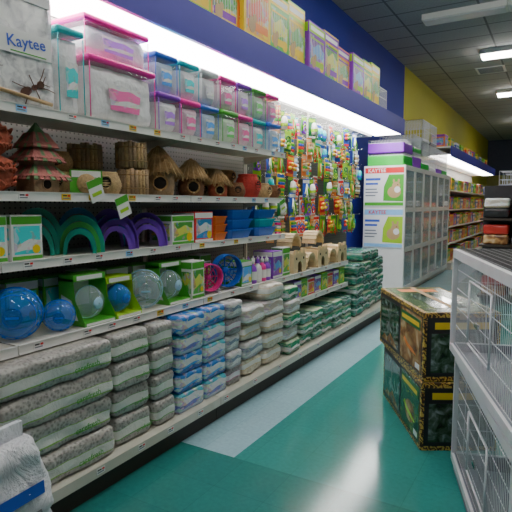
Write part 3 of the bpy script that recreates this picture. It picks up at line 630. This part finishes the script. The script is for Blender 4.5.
def wheel(r,mat,label):
    rim=MB(); 
    prof=[(r,-.035),(r*1.0,.035),(r*.93,.035),(r*.93,-.035),(r,-.035)]
    M_=T(0,0,r+.02)@RXZ
    rim.lathe(prof,mat,32,M_,smooth=False,capb=False,capt=False)
    for k in range(8):
        a=k*pi/4; rim.tube([(-.03,0,r+.02),(-.03,r*.95*math.cos(a),r+.02+r*.95*math.sin(a))],.006,mat,6)
    rim.lathe([(r*.2,-.035),(r*.2,-.01),(r*.06,0)],mat,18,M_)
    for rr in (.45,.7): rim.tube([(-.03,rr*r*math.cos(a*pi/14),r+.02+rr*r*math.sin(a*pi/14)) for a in range(28)],.004,mat,5,True)
    st=MB().tube([(-.06,-r*.7,.006),(-.055,0,r+.02),(-.06,r*.7,.006)],.007,WIREW,8); st.tube([(.05,-r*.7,.007),(-.06,-r*.7,.007),(-.06,r*.7,.007),(.05,r*.7,.007)],.007,WIREW,8)
    return TP('hamster_treadmill',[part('spinning_ring',rim),part('stand',st,'white wire stand')],2*r,.13,2*r+.02,label,'hamster wheel')
PKP=mk('pink_plastic',(.85,.04,.32),.3); WP=[wheel(.1,PKP,'pink plastic hamster exercise wheel on a stand'),wheel(.125,BLTUB,'blue plastic hamster exercise wheel on a stand')]
pos(GC2,2.13,2.82,.855); pos(WP[0],2.11,3.01,.855,rz=-.4); pos(WP[1],2.11,3.24,.855,rz=-.4); pos(GC,2.36,2.98,.855); pos(GC2,2.36,3.22,.855)
def bottle(mat,cap,label):
    b=MB().lathe([(.03,0),(.035,.01),(.035,.11),(.03,.135),(.014,.15),(.014,.16)],mat,18); b.lathe([(.0355,.03),(.0355,.1)],PAPER,18,capb=False,capt=False)
    c=MB().lathe([(.016,.16),(.016,.19),(.006,.195),(.006,.21)],cap,14)
    return TP('spray_bottle',[part('bottle',b),part('cap',c)],.072,.072,.21,label,'bottle')
BT=[bottle(PTUB,WHITE,'violet bottle with white cap and label'),bottle(PAPER,VIOLET,'white bottle with violet cap'),bottle(PKP,WHITE,'pink bottle with white cap')]
pos(C2,2.13,3.46,.855); row(BT,2.12,3.56,3.88,.855,'bottles on the fourth shelf',gap=.006,dj=.0); row(BT,2.21,3.56,3.88,.855,'bottles on the fourth shelf',gap=.006,dj=.0)
GC3=carton(.17,.2,.24,VIOLET,PAPER,PIC[2],'violet carton with pet photo'); pos(GC3,2.13,3.98,.855); pos(GC2,2.13,4.15,.855)
# ---- peg-unit shelves: pine castles
def castle(w,h,d,label):
    ys=[(-w/2,0),(-w*.17,0)]+[(-w*.17*math.cos(a*pi/8),h*.3+w*.17*math.sin(a*pi/8)) for a in range(9)]+[(w*.17,0),(w/2,0)]
    ys+= [(w/2,h*.8),(w*.38,h*.8),(w*.38,h),(w*.2,h),(w*.2,h*.85),(w*.09,h*.85),(w*.09,h*.95),(-w*.09,h*.95),(-w*.09,h*.85),(-w*.2,h*.85),(-w*.2,h),(-w*.38,h),(-w*.38,h*.8),(-w/2,h*.8)]
    b=MB().ext(ys,d/2-.015,d/2,PINE); b.box(-d/2,d/2-.015,-w/2,-w/2+.012,0,h*.8,PINE).box(-d/2,d/2-.015,w/2-.012,w/2,0,h*.8,PINE).box(-d/2,-d/2+.012,-w/2,w/2,0,h*.9,PINE)
    b.box(-d/2+.013,-d/2+.014,-w*.3,w*.3,.01,h*.6,DARK)
    r=MB().box(-d/2,d/2-.015,-w/2,w/2,h*.8,h*.84,PINE)
    P=[part('wall',b),part('roof',r)]
    for s_ in (-1,1): P.append(part('window',MB().lathe([(w*.05,0),(w*.05,.003)],DARK,14,T(d/2-.002,s_*w*.28,h*.62)@RXZ),'dark round window hole'))
    return TP('wooden_castle_hide',P,w,d,h,label,'pet house')
def bridge(R_,d,label):
    b=MB(); n=9
    for k in range(n):
        a=pi*(k+.5)/n; b.box(-d/2,d/2,-R_*.19,R_*.19,-.012,.012,PINE,.003,M=T(0,R_*math.cos(a),R_*math.sin(a)*1.2+.02)@Matrix.Rotation(a-pi/2,4,'X'))
    for x in (-d/2+.01,d/2-.01): b.tube([(x,R_*.95*math.cos(pi*k/12),R_*1.14*math.sin(pi*k/12)+.012) for k in range(13)],.006,PINE,6)
    return TP('wooden_bridge_hide',[part('slats',b)],R_*2.2,d,R_*1.25+.03,label,'pet house')
CA=[castle(.27,.22,.2,'pale pine wooden castle hideout with arched door'),bridge(.115,.2,'arched pine log bridge hideout')]
for i,y in enumerate([4.42,4.70,4.98,5.26,5.54]): pos(CA[i%2],2.12,y,.855,'wooden hideouts on the shelf')
CA2=bridge(.1,.16,'small arched pine log hideout')
for y in (4.42,4.98): pos(CA2,2.16,y,1.077,'wooden hideouts on the shelf')
C5=[carton(.16,.2,.17,VIOLET,PAPER,PIC[2],'violet carton of treats'),carton(.15,.2,.18,LIME,GREEN,PIC[1],'lime green carton of treats'),carton(.16,.2,.16,PAPER,RED,PIC[0],'white and red carton of treats')]
row(C5,2.12,4.29,5.66,.6,'cartons on the lower shelf')
# ---- hanging packs
def hang(cardm,toyms,kind,label,w=.065,h=.215):
    c=MB().box(-.0015,.0015,-w,w,-h,.02,cardm); c.box(.0015,.002,-w*.92,w*.92,-.03,.005,toyms[-1]); c.box(.0015,.002,-w*.92,w*.92,-h+.005,-h+.03,toyms[0])
    t=MB()
    if kind==0:
        for k in range(6): t.sphere(.017+.004*(k%2),toyms[k%len(toyms)],10,c=(.022,-.035+.035*(k%3),-.07-.045*(k//3)))
    elif kind==1:
        for k in range(3): t.tube([(.012+.004*k,.03*math.cos(a*pi/6),-.07-.035*k+.03*math.sin(a*pi/6)) for a in range(12)],.008,toyms[k%len(toyms)],6,True)
    elif kind==2:
        t.lathe([(.03,-.17),(.035,-.1),(.025,-.05),(.01,-.04)],toyms[0],12,T(.034,0,0)); t.lathe([(.036,-.14),(.036,-.11)],toyms[-1],12,T(.034,0,0),capb=False,capt=False)
    elif kind==3:
        for k in range(4): t.box(.002,.03,-w*.7,w*.7,-.17+k*.033,-.145+k*.033,toyms[k%len(toyms)],.004)
    else: # leafy greens
        for k in range(9):
            a=k*2.4; t.tube([(.01,0,-.04),(.02+.01*(k%2),.03*math.sin(a),-.1-.01*k),(.03,.055*math.sin(a),-.12-.015*k)],.006,toyms[k%len(toyms)],5)
    return dict(name='hanging_toy_pack',parts=[part('card',c,'printed backing card'),part('toy',t,'bright coloured toy')],label=label,cat='pet toy')
HT=[hang(BLUE,[RED,YELLOW,GREEN],0,'bead bird toy on a blue hanging card'),hang(LIME,[DGREEN,GREEN,LIME],1,'green rings on a lime hanging card',.06,.2),
    hang(PAPER,[TEAL,BLUE],2,'small teal water bottle on a white hanging card',.05,.24),hang(YELLOW,[GREEN,RED,BLUE],3,'coloured block chew on a yellow hanging card',.06),
    hang(GREEN,[VIOLET,LIME],1,'violet rings on a green hanging card',.06,.18),hang(LBLUE,[YELLOW,ORANGE,PAPER],0,'bead toy on a light blue hanging card',.06,.22),
    hang(ORANGE,[TAN,GREEN,PINE],3,'wooden chew sticks on an orange hanging card',.055,.25),hang(DGREEN,[PAPER,LIME],2,'white bottle on a dark green hanging card',.06),hang(RED,[ORANGE,YELLOW],0,'orange beads on a red hanging card',.06,.2),
    hang(DGREEN,[GREEN,LIME,DGREEN],4,'leafy plastic plant on a dark green card',.06,.24),hang(BLUE,[GREEN,LIME,PAPER],4,'leafy plastic plant on a blue card',.06,.22),hang(LIME,[RED,GREEN],4,'green and red plastic plant on a lime card',.06,.22),
    hang(BLACK,[TAN,PAPER],3,'tan chew sticks on a black hanging card',.06,.22),hang(PAPER,[ORANGE,BLUE,RED],1,'orange and blue rings on a white card',.06,.22),hang(TEAL,[PINK,YELLOW,PAPER],3,'pink and yellow chews on a teal card',.06,.22)]
for (y,z) in hk4+hk5:
    t=random.choice(HT)
    thing(t['name'],t['parts'],(BACK+.19-random.uniform(0,.12),y+random.uniform(-.004,.004),z-.016),0,t['label'],t['cat'],'toys hanging on the pegboard',rot=(random.uniform(-.1,.1),random.uniform(-.03,.03),random.uniform(-.3,.1)))
# ---- boxes on top of the canopy
TBX=[]
spec=[(.42,.55,YELLOW,VIOLET,1,'yellow'),(.38,.6,LIME,YELLOW,4,'lime green'),(.42,.52,VIOLET,LIME,2,'violet'),(.44,.58,YELLOW,ORANGE,0,'yellow'),(.38,.55,GREEN,YELLOW,1,'green'),(.4,.5,ORANGE,VIOLET,4,'orange')]
for (w,h,b_,br_,pi_,nm) in spec:
    TBX.append(carton(w,.4,h,b_,br_,PIC[pi_],'tall %s carton of a small animal habitat'%nm,name='habitat_carton',bars=True))
y=.3;i=0
seq=[0,1,3,4,0,2,1,5,3,4,1,2,0,5,2,4,1,3,5]
while y<7.3:
    t=TBX[seq[i%len(seq)]]; i+=1; put(t,2.26+.02*(i%3),y+t['w']/2,CTOP,'habitat cartons on the canopy'); y+=t['w']+.012
YEND=y
# ---- wire cages
def wirepanel(p0,u,v,lu,lv,du,dv,r,mat,mb=None,n=4):
    mb=mb or MB(); p0=Vector(p0);u=Vector(u);v=Vector(v)
    k=int(lu/du)
    for i in range(k+1): mb.tube([p0+u*(i*lu/k),p0+u*(i*lu/k)+v*lv],r,mat,n,smooth=False)
    k=max(1,int(lv/dv))
    for i in range(k+1): mb.tube([p0+v*(i*lv/k),p0+v*(i*lv/k)+u*lu],r*1.2,mat,n,smooth=False)
    return mb
def cage(L,Wd,H,tray,traym,wm,du=.024,dv=.09,r=.0017,lid=None,rim=None):
    x0,x1,y0,y1=-Wd/2,Wd/2,-L/2,L/2
    tr=MB().box(x0,x1,y0,y1,0,.012,traym)
    tr.box(x0,x0+.008,y0,y1,.012,tray,traym).box(x1-.008,x1,y0,y1,.012,tray,traym).box(x0+.008,x1-.008,y0,y0+.008,.012,tray,traym).box(x0+.008,x1-.008,y1-.008,y1,.012,tray,traym)
    tr.box(x0-.014,x0,y0-.01,y1+.01,tray-.04,tray,rim).box(x1,x1+.01,y0-.01,y1+.01,tray-.04,tray,rim).box(x0,x1,y0-.014,y0,tray-.04,tray,rim).box(x0,x1,y1,y1+.01,tray-.04,tray,rim)
    P=[part('base_tray',tr)]
    a=.012
    h=H-tray
    P.append(part('wire_panel',wirepanel((x0+a,y0+a,tray),(0,1,0),(0,0,1),L-2*a,h-.01,du,dv,r,wm)))
    P.append(part('wire_panel',wirepanel((x1-a,y0+a,tray),(0,1,0),(0,0,1),L-2*a,h-.01,du*1.5,dv*1.5,r,wm)))
    P.append(part('wire_panel',wirepanel((x0+a,y0+a,tray),(1,0,0),(0,0,1),Wd-2*a,h-.01,du,dv,r,wm)))
    P.append(part('wire_panel',wirepanel((x0+a,y1-a,tray),(1,0,0),(0,0,1),Wd-2*a,h-.01,du*1.5,dv*1.5,r,wm)))
    fr=MB()
    R_=rim or wm
    for (xa,ya,xb,yb) in [(x0,y0,x0,y1),(x1,y0,x1,y1),(x0,y0,x1,y0),(x0,y1,x1,y1)]:
        fr.box(min(xa,xb)-.013,max(xa,xb)+.013,min(ya,yb)-.013,max(ya,yb)+.013,H-.045,H,R_)
    for (xa,ya) in [(x0,y0),(x0,y1),(x1,y0),(x1,y1)]: fr.box(xa-.013,xa+.013,ya-.013,ya+.013,tray,H-.045,R_)
    P.append(part('frame',fr,'solid pale frame'))
    d=MB(); dx=x0-.004
    for (ya,yb,za,zb) in [(-.2,.2,tray+.1,tray+.1),(-.2,.2,tray+.1+min(.3,h-.16),tray+.1+min(.3,h-.16)),(-.2,-.2,tray+.1,tray+.1+min(.3,h-.16)),(.2,.2,tray+.1,tray+.1+min(.3,h-.16))]:
        d.tube([(dx,ya,za),(dx,yb,zb)],.005,wm,6)
    P.append(part('door',d,'wire door',(part('latch',MB().box(dx-.012,dx-.002,-.03,.03,tray+.22,tray+.24,METAL),'metal latch'),)))
    if lid:
        P.append(part('lid',wirepanel((x0+a,y0+a,H+.004),(0,1,0),(1,0,0),L-2*a,Wd-2*a,.02,.04,.0022,lid),'dark mesh lid'))
        ht=MB()
        for yy in (-L*.22,L*.22): ht.tube([(-.07,yy,H+.006),(-.06,yy,H+.04),(.06,yy,H+.04),(.07,yy,H+.006)],.006,BLACK,6)
        P.append(part('carry_handle',ht,'black carry handle'))
    else:
        P.append(part('roof',wirepanel((x0+a,y0+a,H-.004),(0,1,0),(1,0,0),L-2*a,Wd-2*a,.03,.12,r,wm)))
    return P
rz=math.radians(19.5)
thing('wire_cage',cage(1.2,.6,.68,.10,TRAYG,WIREW,rim=TRAYW),(.02,2.50,0),math.radians(18),'large white wire small animal cage on the floor','cage')
thing('wire_cage',cage(1.18,.6,.58,.06,TRAYG,WIREW,rim=TRAYW,lid=WIREB),(.005,2.49,.6815),rz,'white wire cage with dark mesh lid on another cage','cage')
# ---- terrarium cartons
def terra(pic,pic2,tank,label):
    L,Wd,H=.95,.47,.425
    b=MB().box(-Wd/2,Wd/2,-L/2,L/2,0,H,A_TIGER,.004)
    x=-Wd/2
    b.box(x-.0015,x,-L*.475,L*.475,H*.07,H*.93,BLACK)
    b.box(x-.002,x-.0015,-L*.465,-L*.04,H*.09,H*.91,pic)
    b.box(x-.0035,x-.0025,L*.0,L*.45,H*.13,H*.86,tank)
    b.box(x-.004,x-.0035,L*.22,L*.23,H*.13,H*.86,BLACK)
    b.ext([(L*.03,H*.13),(L*.42,H*.13),(L*.36,H*.24),(L*.28,H*.20),(L*.2,H*.32),(L*.1,H*.22)][::-1],x-.0038,x-.0035,P_SAND)
    b.box(x-.003,x-.002,-L*.44,-L*.05,H*.70,H*.86,DGREEN); b.box(x-.0035,x-.003,-L*.42,-L*.07,H*.745,H*.815,YELLOW)
    b.ext([(-L*.26+.10*math.cos(a*pi/8),H*.38+.07*math.sin(a*pi/8)) for a in range(16)],x-.003,x-.002,P_SAND)
    b.ext([(-L*.38,H*.30),(-L*.30,H*.36),(-L*.2,H*.40),(-L*.14,H*.47),(-L*.12,H*.42),(-L*.19,H*.34),(-L*.3,H*.30)],x-.004,x-.003,LIME if pic is P_LEAF else ORANGE)
    b.box(x-.003,x-.002,-L*.44,-L*.36,H*.12,H*.20,PAPER)
    b.box(-Wd*.46,Wd*.46,-L/2-.0015,-L/2,H*.07,H*.93,BLACK); b.box(-Wd*.36,Wd*.36,-L/2-.0025,-L/2-.0015,H*.76,H*.86,YELLOW); b.box(-Wd*.40,Wd*.40,-L/2-.0025,-L/2-.0015,H*.13,H*.70,tank)
    b.box(-Wd*.45,Wd*.45,-L*.475,L*.475,H,H+.001,pic2); b.box(-Wd*.25,Wd*.2,-L*.35,L*.2,H+.001,H+.002,tank); b.box(-Wd*.3,Wd*.3,L*.28,L*.4,H+.001,H+.002,ORANGE)
    fl=MB()
    fl.box(-.02,.02,-L/2-.004,-L/2-.0026,H*.9,H,TAN).box(-.02,.02,-L/2-.003,L/2+.001,H+.0021,H+.003,TAN)
    return [part('carton',b),part('packing_tape',fl,'brown packing tape')]
thing('terrarium_carton',terra(P_LEAF,P_LEAF,P_TANK,'x'),(-.70,3.63,0),math.radians(30),'large terrarium carton with jungle photo and patterned border','box','stacked terrarium cartons')
thing('terrarium_carton',terra(P_SAND,P_LEAF,P_TANK,'x'),(-.725,3.65,.4285),math.radians(32.5),'large terrarium carton with rust-orange photo and patterned border','box','stacked terrarium cartons')
# ---- white sack on floor
WSm,nt_,b_=base_mat('white_crumpled_bag_film')
b_.inputs['Base Color'].default_value=(.74,.76,.8,1); b_.inputs['Roughness'].default_value=.3
tc_=nt_.nodes.new('ShaderNodeTexCoord'); addwrinkle(nt_,b_,tc_,1.0,7,.05)
sk=MB().slab(.27,.48,.60,WSm,rad=.07,seed=4,wr=.045,res=.024,taper=.25)
sk.box(-.012,.012,-.17,.17,.59,.66,WSm,.003)
pr=MB(); 
def bagx(z): return .135*(1-.25*(z/.6)**2)+.004
for (y0_,y1_,z0_,z1_,m_) in [(-.1,.16,.40,.45,BLUE),(-.06,.14,.33,.345,GREYT),(-.06,.12,.30,.315,GREYT),(-.06,.15,.27,.285,GREYT),(-.12,.16,.12,.22,LBLUE)]:
    xx=bagx((z0_+z1_)/2)+.012; pr.add([(xx,y0_,z0_),(xx,y1_,z0_),(xx-.004,y1_,z1_),(xx-.004,y0_,z1_)],[(0,1,2,3)],m_)
thing('white_sack',[part('sack',sk),part('printed_panel',pr,'blue and grey print')],(-1.775,1.03,0),.06,'crumpled white printed plastic bag standing on the floor','bag')
# ---- white glass cabinets with end panel
def cabinet(yw,end=False):
    x0,x1=-3.07,-2.36
    b=MB().box(x0,x0+.02,0,yw,.08,2.2,WHITE).box(x0+.02,x1-.03,0,.02,.08,2.2,WHITE).box(x0+.02,x1-.03,yw-.02,yw,.08,2.2,WHITE).box(x0+.02,x1-.03,.02,yw-.02,2.17,2.2,WHITE)
    for z in (.08,.75,1.42): b.box(x0+.02,x1-.035,.02,yw-.02,z,z+.03,WHITE)
    b.box(x0,x1-.05,0,yw,0,.08,CREAM)
    P=[part('body',b)]
    for k in range(2):
        ya=k*yw/2+.003; yb=(k+1)*yw/2-.003
        f=MB().box(x1-.029,x1,ya,ya+.06,.09,2.2,WHITE).box(x1-.029,x1,yb-.06,yb,.09,2.2,WHITE)
        for z in (.09,.75,1.42,2.12): f.box(x1-.029,x1,ya+.06,yb-.06,z,z+.08,WHITE)
        g=MB()
        for z0,z1 in ((.17,.75),(.83,1.42),(1.50,2.12)): g.box(x1-.012,x1-.006,ya+.06,yb-.06,z0,z1,GLASS)
        h=MB().tube([(x1,yb-.03,1.05),(x1+.03,yb-.03,1.06),(x1+.03,yb-.03,1.16),(x1,yb-.03,1.17)],.008,METAL,6)
        P.append(part('door',f,None,(part('glass_pane',g,'clear glass panes'),part('handle',h,'chrome handle'))))
    return P
CP=cabinet(1.38); CY=8.35; CH=2.14
for k in range(3): thing('glass_cabinet',CP,(.139,CY+k*1.285,0),0,'white cabinet with glass-paned doors against the wall','cabinet','white glass cabinets',scale=(.97,.928,CH/2.2))
def poster(h,flip):
    w=.66
    b=MB().box(-w/2,w/2,-.01,0,0,h,PAPER)
    f=-.0105
    def q(x0,x1,z0,z1,m,o=0): b.box(x0,x1,f-.001-o,f-o+.0005,z0,z1,m)
    q(-w/2+.01,w/2-.01,h*.84,h*.98,LBLUE if flip else RED)
    q(-w/2+.01,w/2-.01,0.01,h*.1,LBLUE if flip else GREEN)
    b.ext([(-.01,h*.14),(w/2-.01,h*.12),(w/2-.01,h*.8),(.08,h*.8),(.0,h*.5)],0,.0012,LIME if flip else GREEN,M=Matrix(((0,1,0,0),(-1,0,0,f),(0,0,1,0),(0,0,0,1))))
    ell=lambda cx,cz,rx,rz_,m,o: b.add([(cx+rx*math.cos(a*pi/10),f-o,cz+rz_*math.sin(a*pi/10)) for a in range(20)],[list(range(20))],m)
    ell(.17,h*.36,.11,h*.15,TAN,.003); ell(.2,h*.52,.065,h*.1,TAN,.0035); ell(.22,h*.42,.05,h*.08,PAPER,.004); ell(.225,h*.54,.008,.008,BLACK,.005)
    ell(.16,h*.64,.018,h*.05,TAN,.0032); ell(.24,h*.64,.018,h*.05,TAN,.0032)
    b.text('KAYTEE',PAPER if not flip else RED,.085,T(-.12 if not flip else -.1,f-.004,h*.905)@R_NY)
    q(-.31,-.06,h*.66,h*.72,BLUE,.001); q(-.31,-.1,h*.55,h*.6,BLUE,.001); q(-.31,-.12,h*.42,h*.45,GREYT,.001); q(-.31,-.1,h*.34,h*.37,GREYT,.001); q(-.31,-.14,h*.26,h*.29,GREYT,.001)
    return [part('board',b)]
thing('poster',poster(.64,False),(-2.495,CY-.001,1.48),0,'white pet food board with red header and animal photo','poster')
thing('poster',poster(.64,True),(-2.495,CY-.001,.8),0,'white pet food board with pale blue header and animal photo','poster')
# tubs and cages on cabinets
def tub(w,d,h,mat,label,f=.55):
    b=MB().box(-d/2,d/2,-w/2,w/2,0,h*f,mat,.02); c=MB(); q=1-f-.02
    wirepanel((d/2-.01,-w/2+.01,h*f),(0,1,0),(0,0,1),w-.02,h*q,.05,.12,.004,WIREW,c); wirepanel((-d/2+.01,-w/2+.01,h*f),(1,0,0),(0,0,1),d-.02,h*q,.05,.12,.004,WIREW,c); wirepanel((-d/2+.01,-w/2+.01,h*.98),(1,0,0),(0,1,0),d-.02,w-.02,.05,.12,.004,WIREW,c)
    return [part('tub',b),part('wire_top',c)]
for (y,m_,nm,z,h,f) in [(8.68,GTUB,'green',0,.2,.85),(8.68,PTUB,'violet',.205,.22,.75),(9.3,PTUB,'violet',0,.26,.75),(9.3,GTUB,'green',.265,.3,.3),(9.95,GTUB,'green',0,.5,.25),(10.6,TRAYW,'white',0,.5,.15),(11.2,PTUB,'violet',0,.5,.2),(11.8,GTUB,'green',0,.5,.2),(9.95,TRAYW,'white',.505,.4,.15),(10.6,TRAYG,'dark grey',.505,.4,.15)]:
    thing('small_pet_cage',tub(.58,.6,h,m_,nm,f),(-2.5,y,CH+z+.001),0,'small wire pet cage with %s plastic base on a cabinet'%nm,'cage','cages on top of the cabinets')
thing('small_pet_cage',tub(.5,.5,.4,PTUB,'violet',.3),(-2.6,YEND+.3,CTOP),0,'small wire pet cage with violet plastic base on the canopy','cage','cages on the canopy')
# ---- distant gondola
def farunit(y0,w,D,shs):
    P=[part('back_panel',MB().box(-3.0,-2.97,y0,y0+w-.01,.1,2.6,PEG)),part('base_deck',MB().box(-2.97,-D+.1,y0,y0+w-.01,0,.17,CREAM))]
    for z in shs: P.append(part('shelf',MB().box(-2.97,-D,y0+.003,y0+w-.013,z-.03,z,WHITE)))
    return thing('gondola_shelving_unit',P,(0,0,0),0,'cream steel shop shelving unit filled with pet goods','shelving unit','distant wall shelving units')
FS=[.6,1.0,1.4,1.85]
for k in range(5): farunit(12.4+k*1.8,1.8,2.2,FS)
canopy(12.4,21.4)
FC=[carton(.42,.3,.28,RED,YELLOW,PIC[0],'red carton of pet food'),carton(.4,.3,.3,YELLOW,GREEN,PIC[4],'yellow carton of pet food'),carton(.45,.3,.26,BLUE,PAPER,PIC[3],'blue carton of pet food'),carton(.4,.3,.3,PAPER,RED,PIC[1],'white carton of pet food'),carton(.44,.3,.27,GREEN,LIME,PIC[1],'green carton of pet food'),carton(.4,.3,.3,ORANGE,VIOLET,PIC[2],'orange carton of pet food')]
for z in [.17]+FS:
    random.shuffle(FC); row(FC,2.24 if z>.2 else 2.2,12.45,21.3,z,'cartons on the distant shelves',gap=.05)
row(FC,2.36,12.5,21.0,2.831,'cartons on top of the distant canopy',gap=.35)
# far wall racks
for i,x in enumerate([-2.3,-1.0,.3]):
    P=[part('back_panel',MB().box(-.6,.6,.2,.23,0,2.0,BROWN))]
    for z in (.1,.55,1.0,1.45,1.9): P.append(part('shelf',MB().box(-.6,.6,-.25,.2,z-.03,z,BROWN)))
    thing('display_rack',P,(x,26.7,0),0,'dark brown display rack against the end wall','display rack','racks on the end wall')
    for z in (.1,.55,1.0,1.45):
        for k in range(3): thing('product_carton',FC[(i+k+int(z*3))%6]['parts'],(x-.4+k*.4,26.66,z+.001),-pi/2,'bright carton on the dark display rack','box','cartons on the end wall racks',scale=(1,.8,1))
# island displays in the aisle with stocked end caps
SACK=[flatbag('pet_food_sack',.3,.36,.15,m_,k_+.5,l_,fins=False,pinch=.05,rad=.03) for k_,(m_,l_) in enumerate([(P_SAND,'rust-brown sack of pet food'),(A_TAN,'tan and white sack of pet food'),(mk('black_sack_film',(.02,.02,.022),.3,bump=.4,bs=12),'black sack of pet food'),(mk('red_sack_film',(.5,.03,.02),.3,bump=.4,bs=12),'red sack of pet food')])]
OC=[carton(.3,.3,.26,ORANGE,RED,PIC[0],'orange carton on the island display'),carton(.3,.3,.24,BROWN,ORANGE,PIC[4],'brown carton on the island display')]
def island(xc,y0):
    P=[part('panel',MB().box(-.02,.02,.5,2.9,0,1.75,BLACK)),part('end_panel',MB().box(-.42,.42,.47,.5,0,1.8,BLACK))]
    for z in (.12,.5,.9,1.3): P.append(part('shelf',MB().box(-.4,.4,.5,2.9,z-.03,z,BROWN)))
    for z in (.12,.5,.9,1.3): P.append(part('end_shelf',MB().box(-.42,.42,.05,.47,z-.03,z,BROWN)))
    thing('island_display',P,(xc,y0,0),0,'black freestanding display shelf in the aisle','display rack','island displays')
    for z in (.12,.5,.9,1.3):
        for k in range(6):
            t=OC[(k+int(z*2))%2]; thing('product_carton',t['parts'],(xc-.2,y0+.75+k*.36,z+.001),pi,t['label'],'box','cartons on the island display')
        for k in range(2):
            for l in range(2):
                t=SACK[(k+l*3+int(z*5))%4]; thing(t['name'],t['parts'],(xc-.2+.4*k,y0+.26,z+.001+l*.152),-pi/2,t['label'],t['cat'],'sacks on the island end cap')
island(-.62,8.4); island(-1.0,12.4); island(-1.15,16.5)
for (x,y,z,m_,nm,h) in [(-.62,9.4,1.751,TRAYG,'dark grey',.3),(-.62,10.3,1.751,PTUB,'violet',.3),(-1.0,13.6,1.751,GTUB,'green',.35),(-1.15,17.7,1.751,TRAYW,'white',.4),(-1.5,22.2,0,TRAYW,'white',.7),(-1.5,22.2,.701,PTUB,'violet',.6),(-.8,22.4,0,BLTUB,'blue',.8),(-.8,22.4,.801,TRAYW,'white',.7)]:
    thing('small_pet_cage',tub(.55,.5,h,m_,nm,.25),(x,y,z),0,'wire pet cage with %s plastic base on display'%nm,'cage','cages on display at the aisle end')
# ---- world & camera
w=bpy.data.worlds.new('World'); SC.world=w; w.use_nodes=True
w.node_tree.nodes['Background'].inputs[0].default_value=(.5,.55,.6,1); w.node_tree.nodes['Background'].inputs[1].default_value=.15
cd=bpy.data.cameras.new('Camera'); cam=bpy.data.objects.new('Camera',cd); COL.objects.link(cam)
cam.location=(0,0,1.5); cam.rotation_euler=(math.radians(90-5.69),0,math.radians(30.58)); cd.lens=36; cd.sensor_width=36; cd.clip_start=.05; cd.clip_end=60
SC.camera=cam
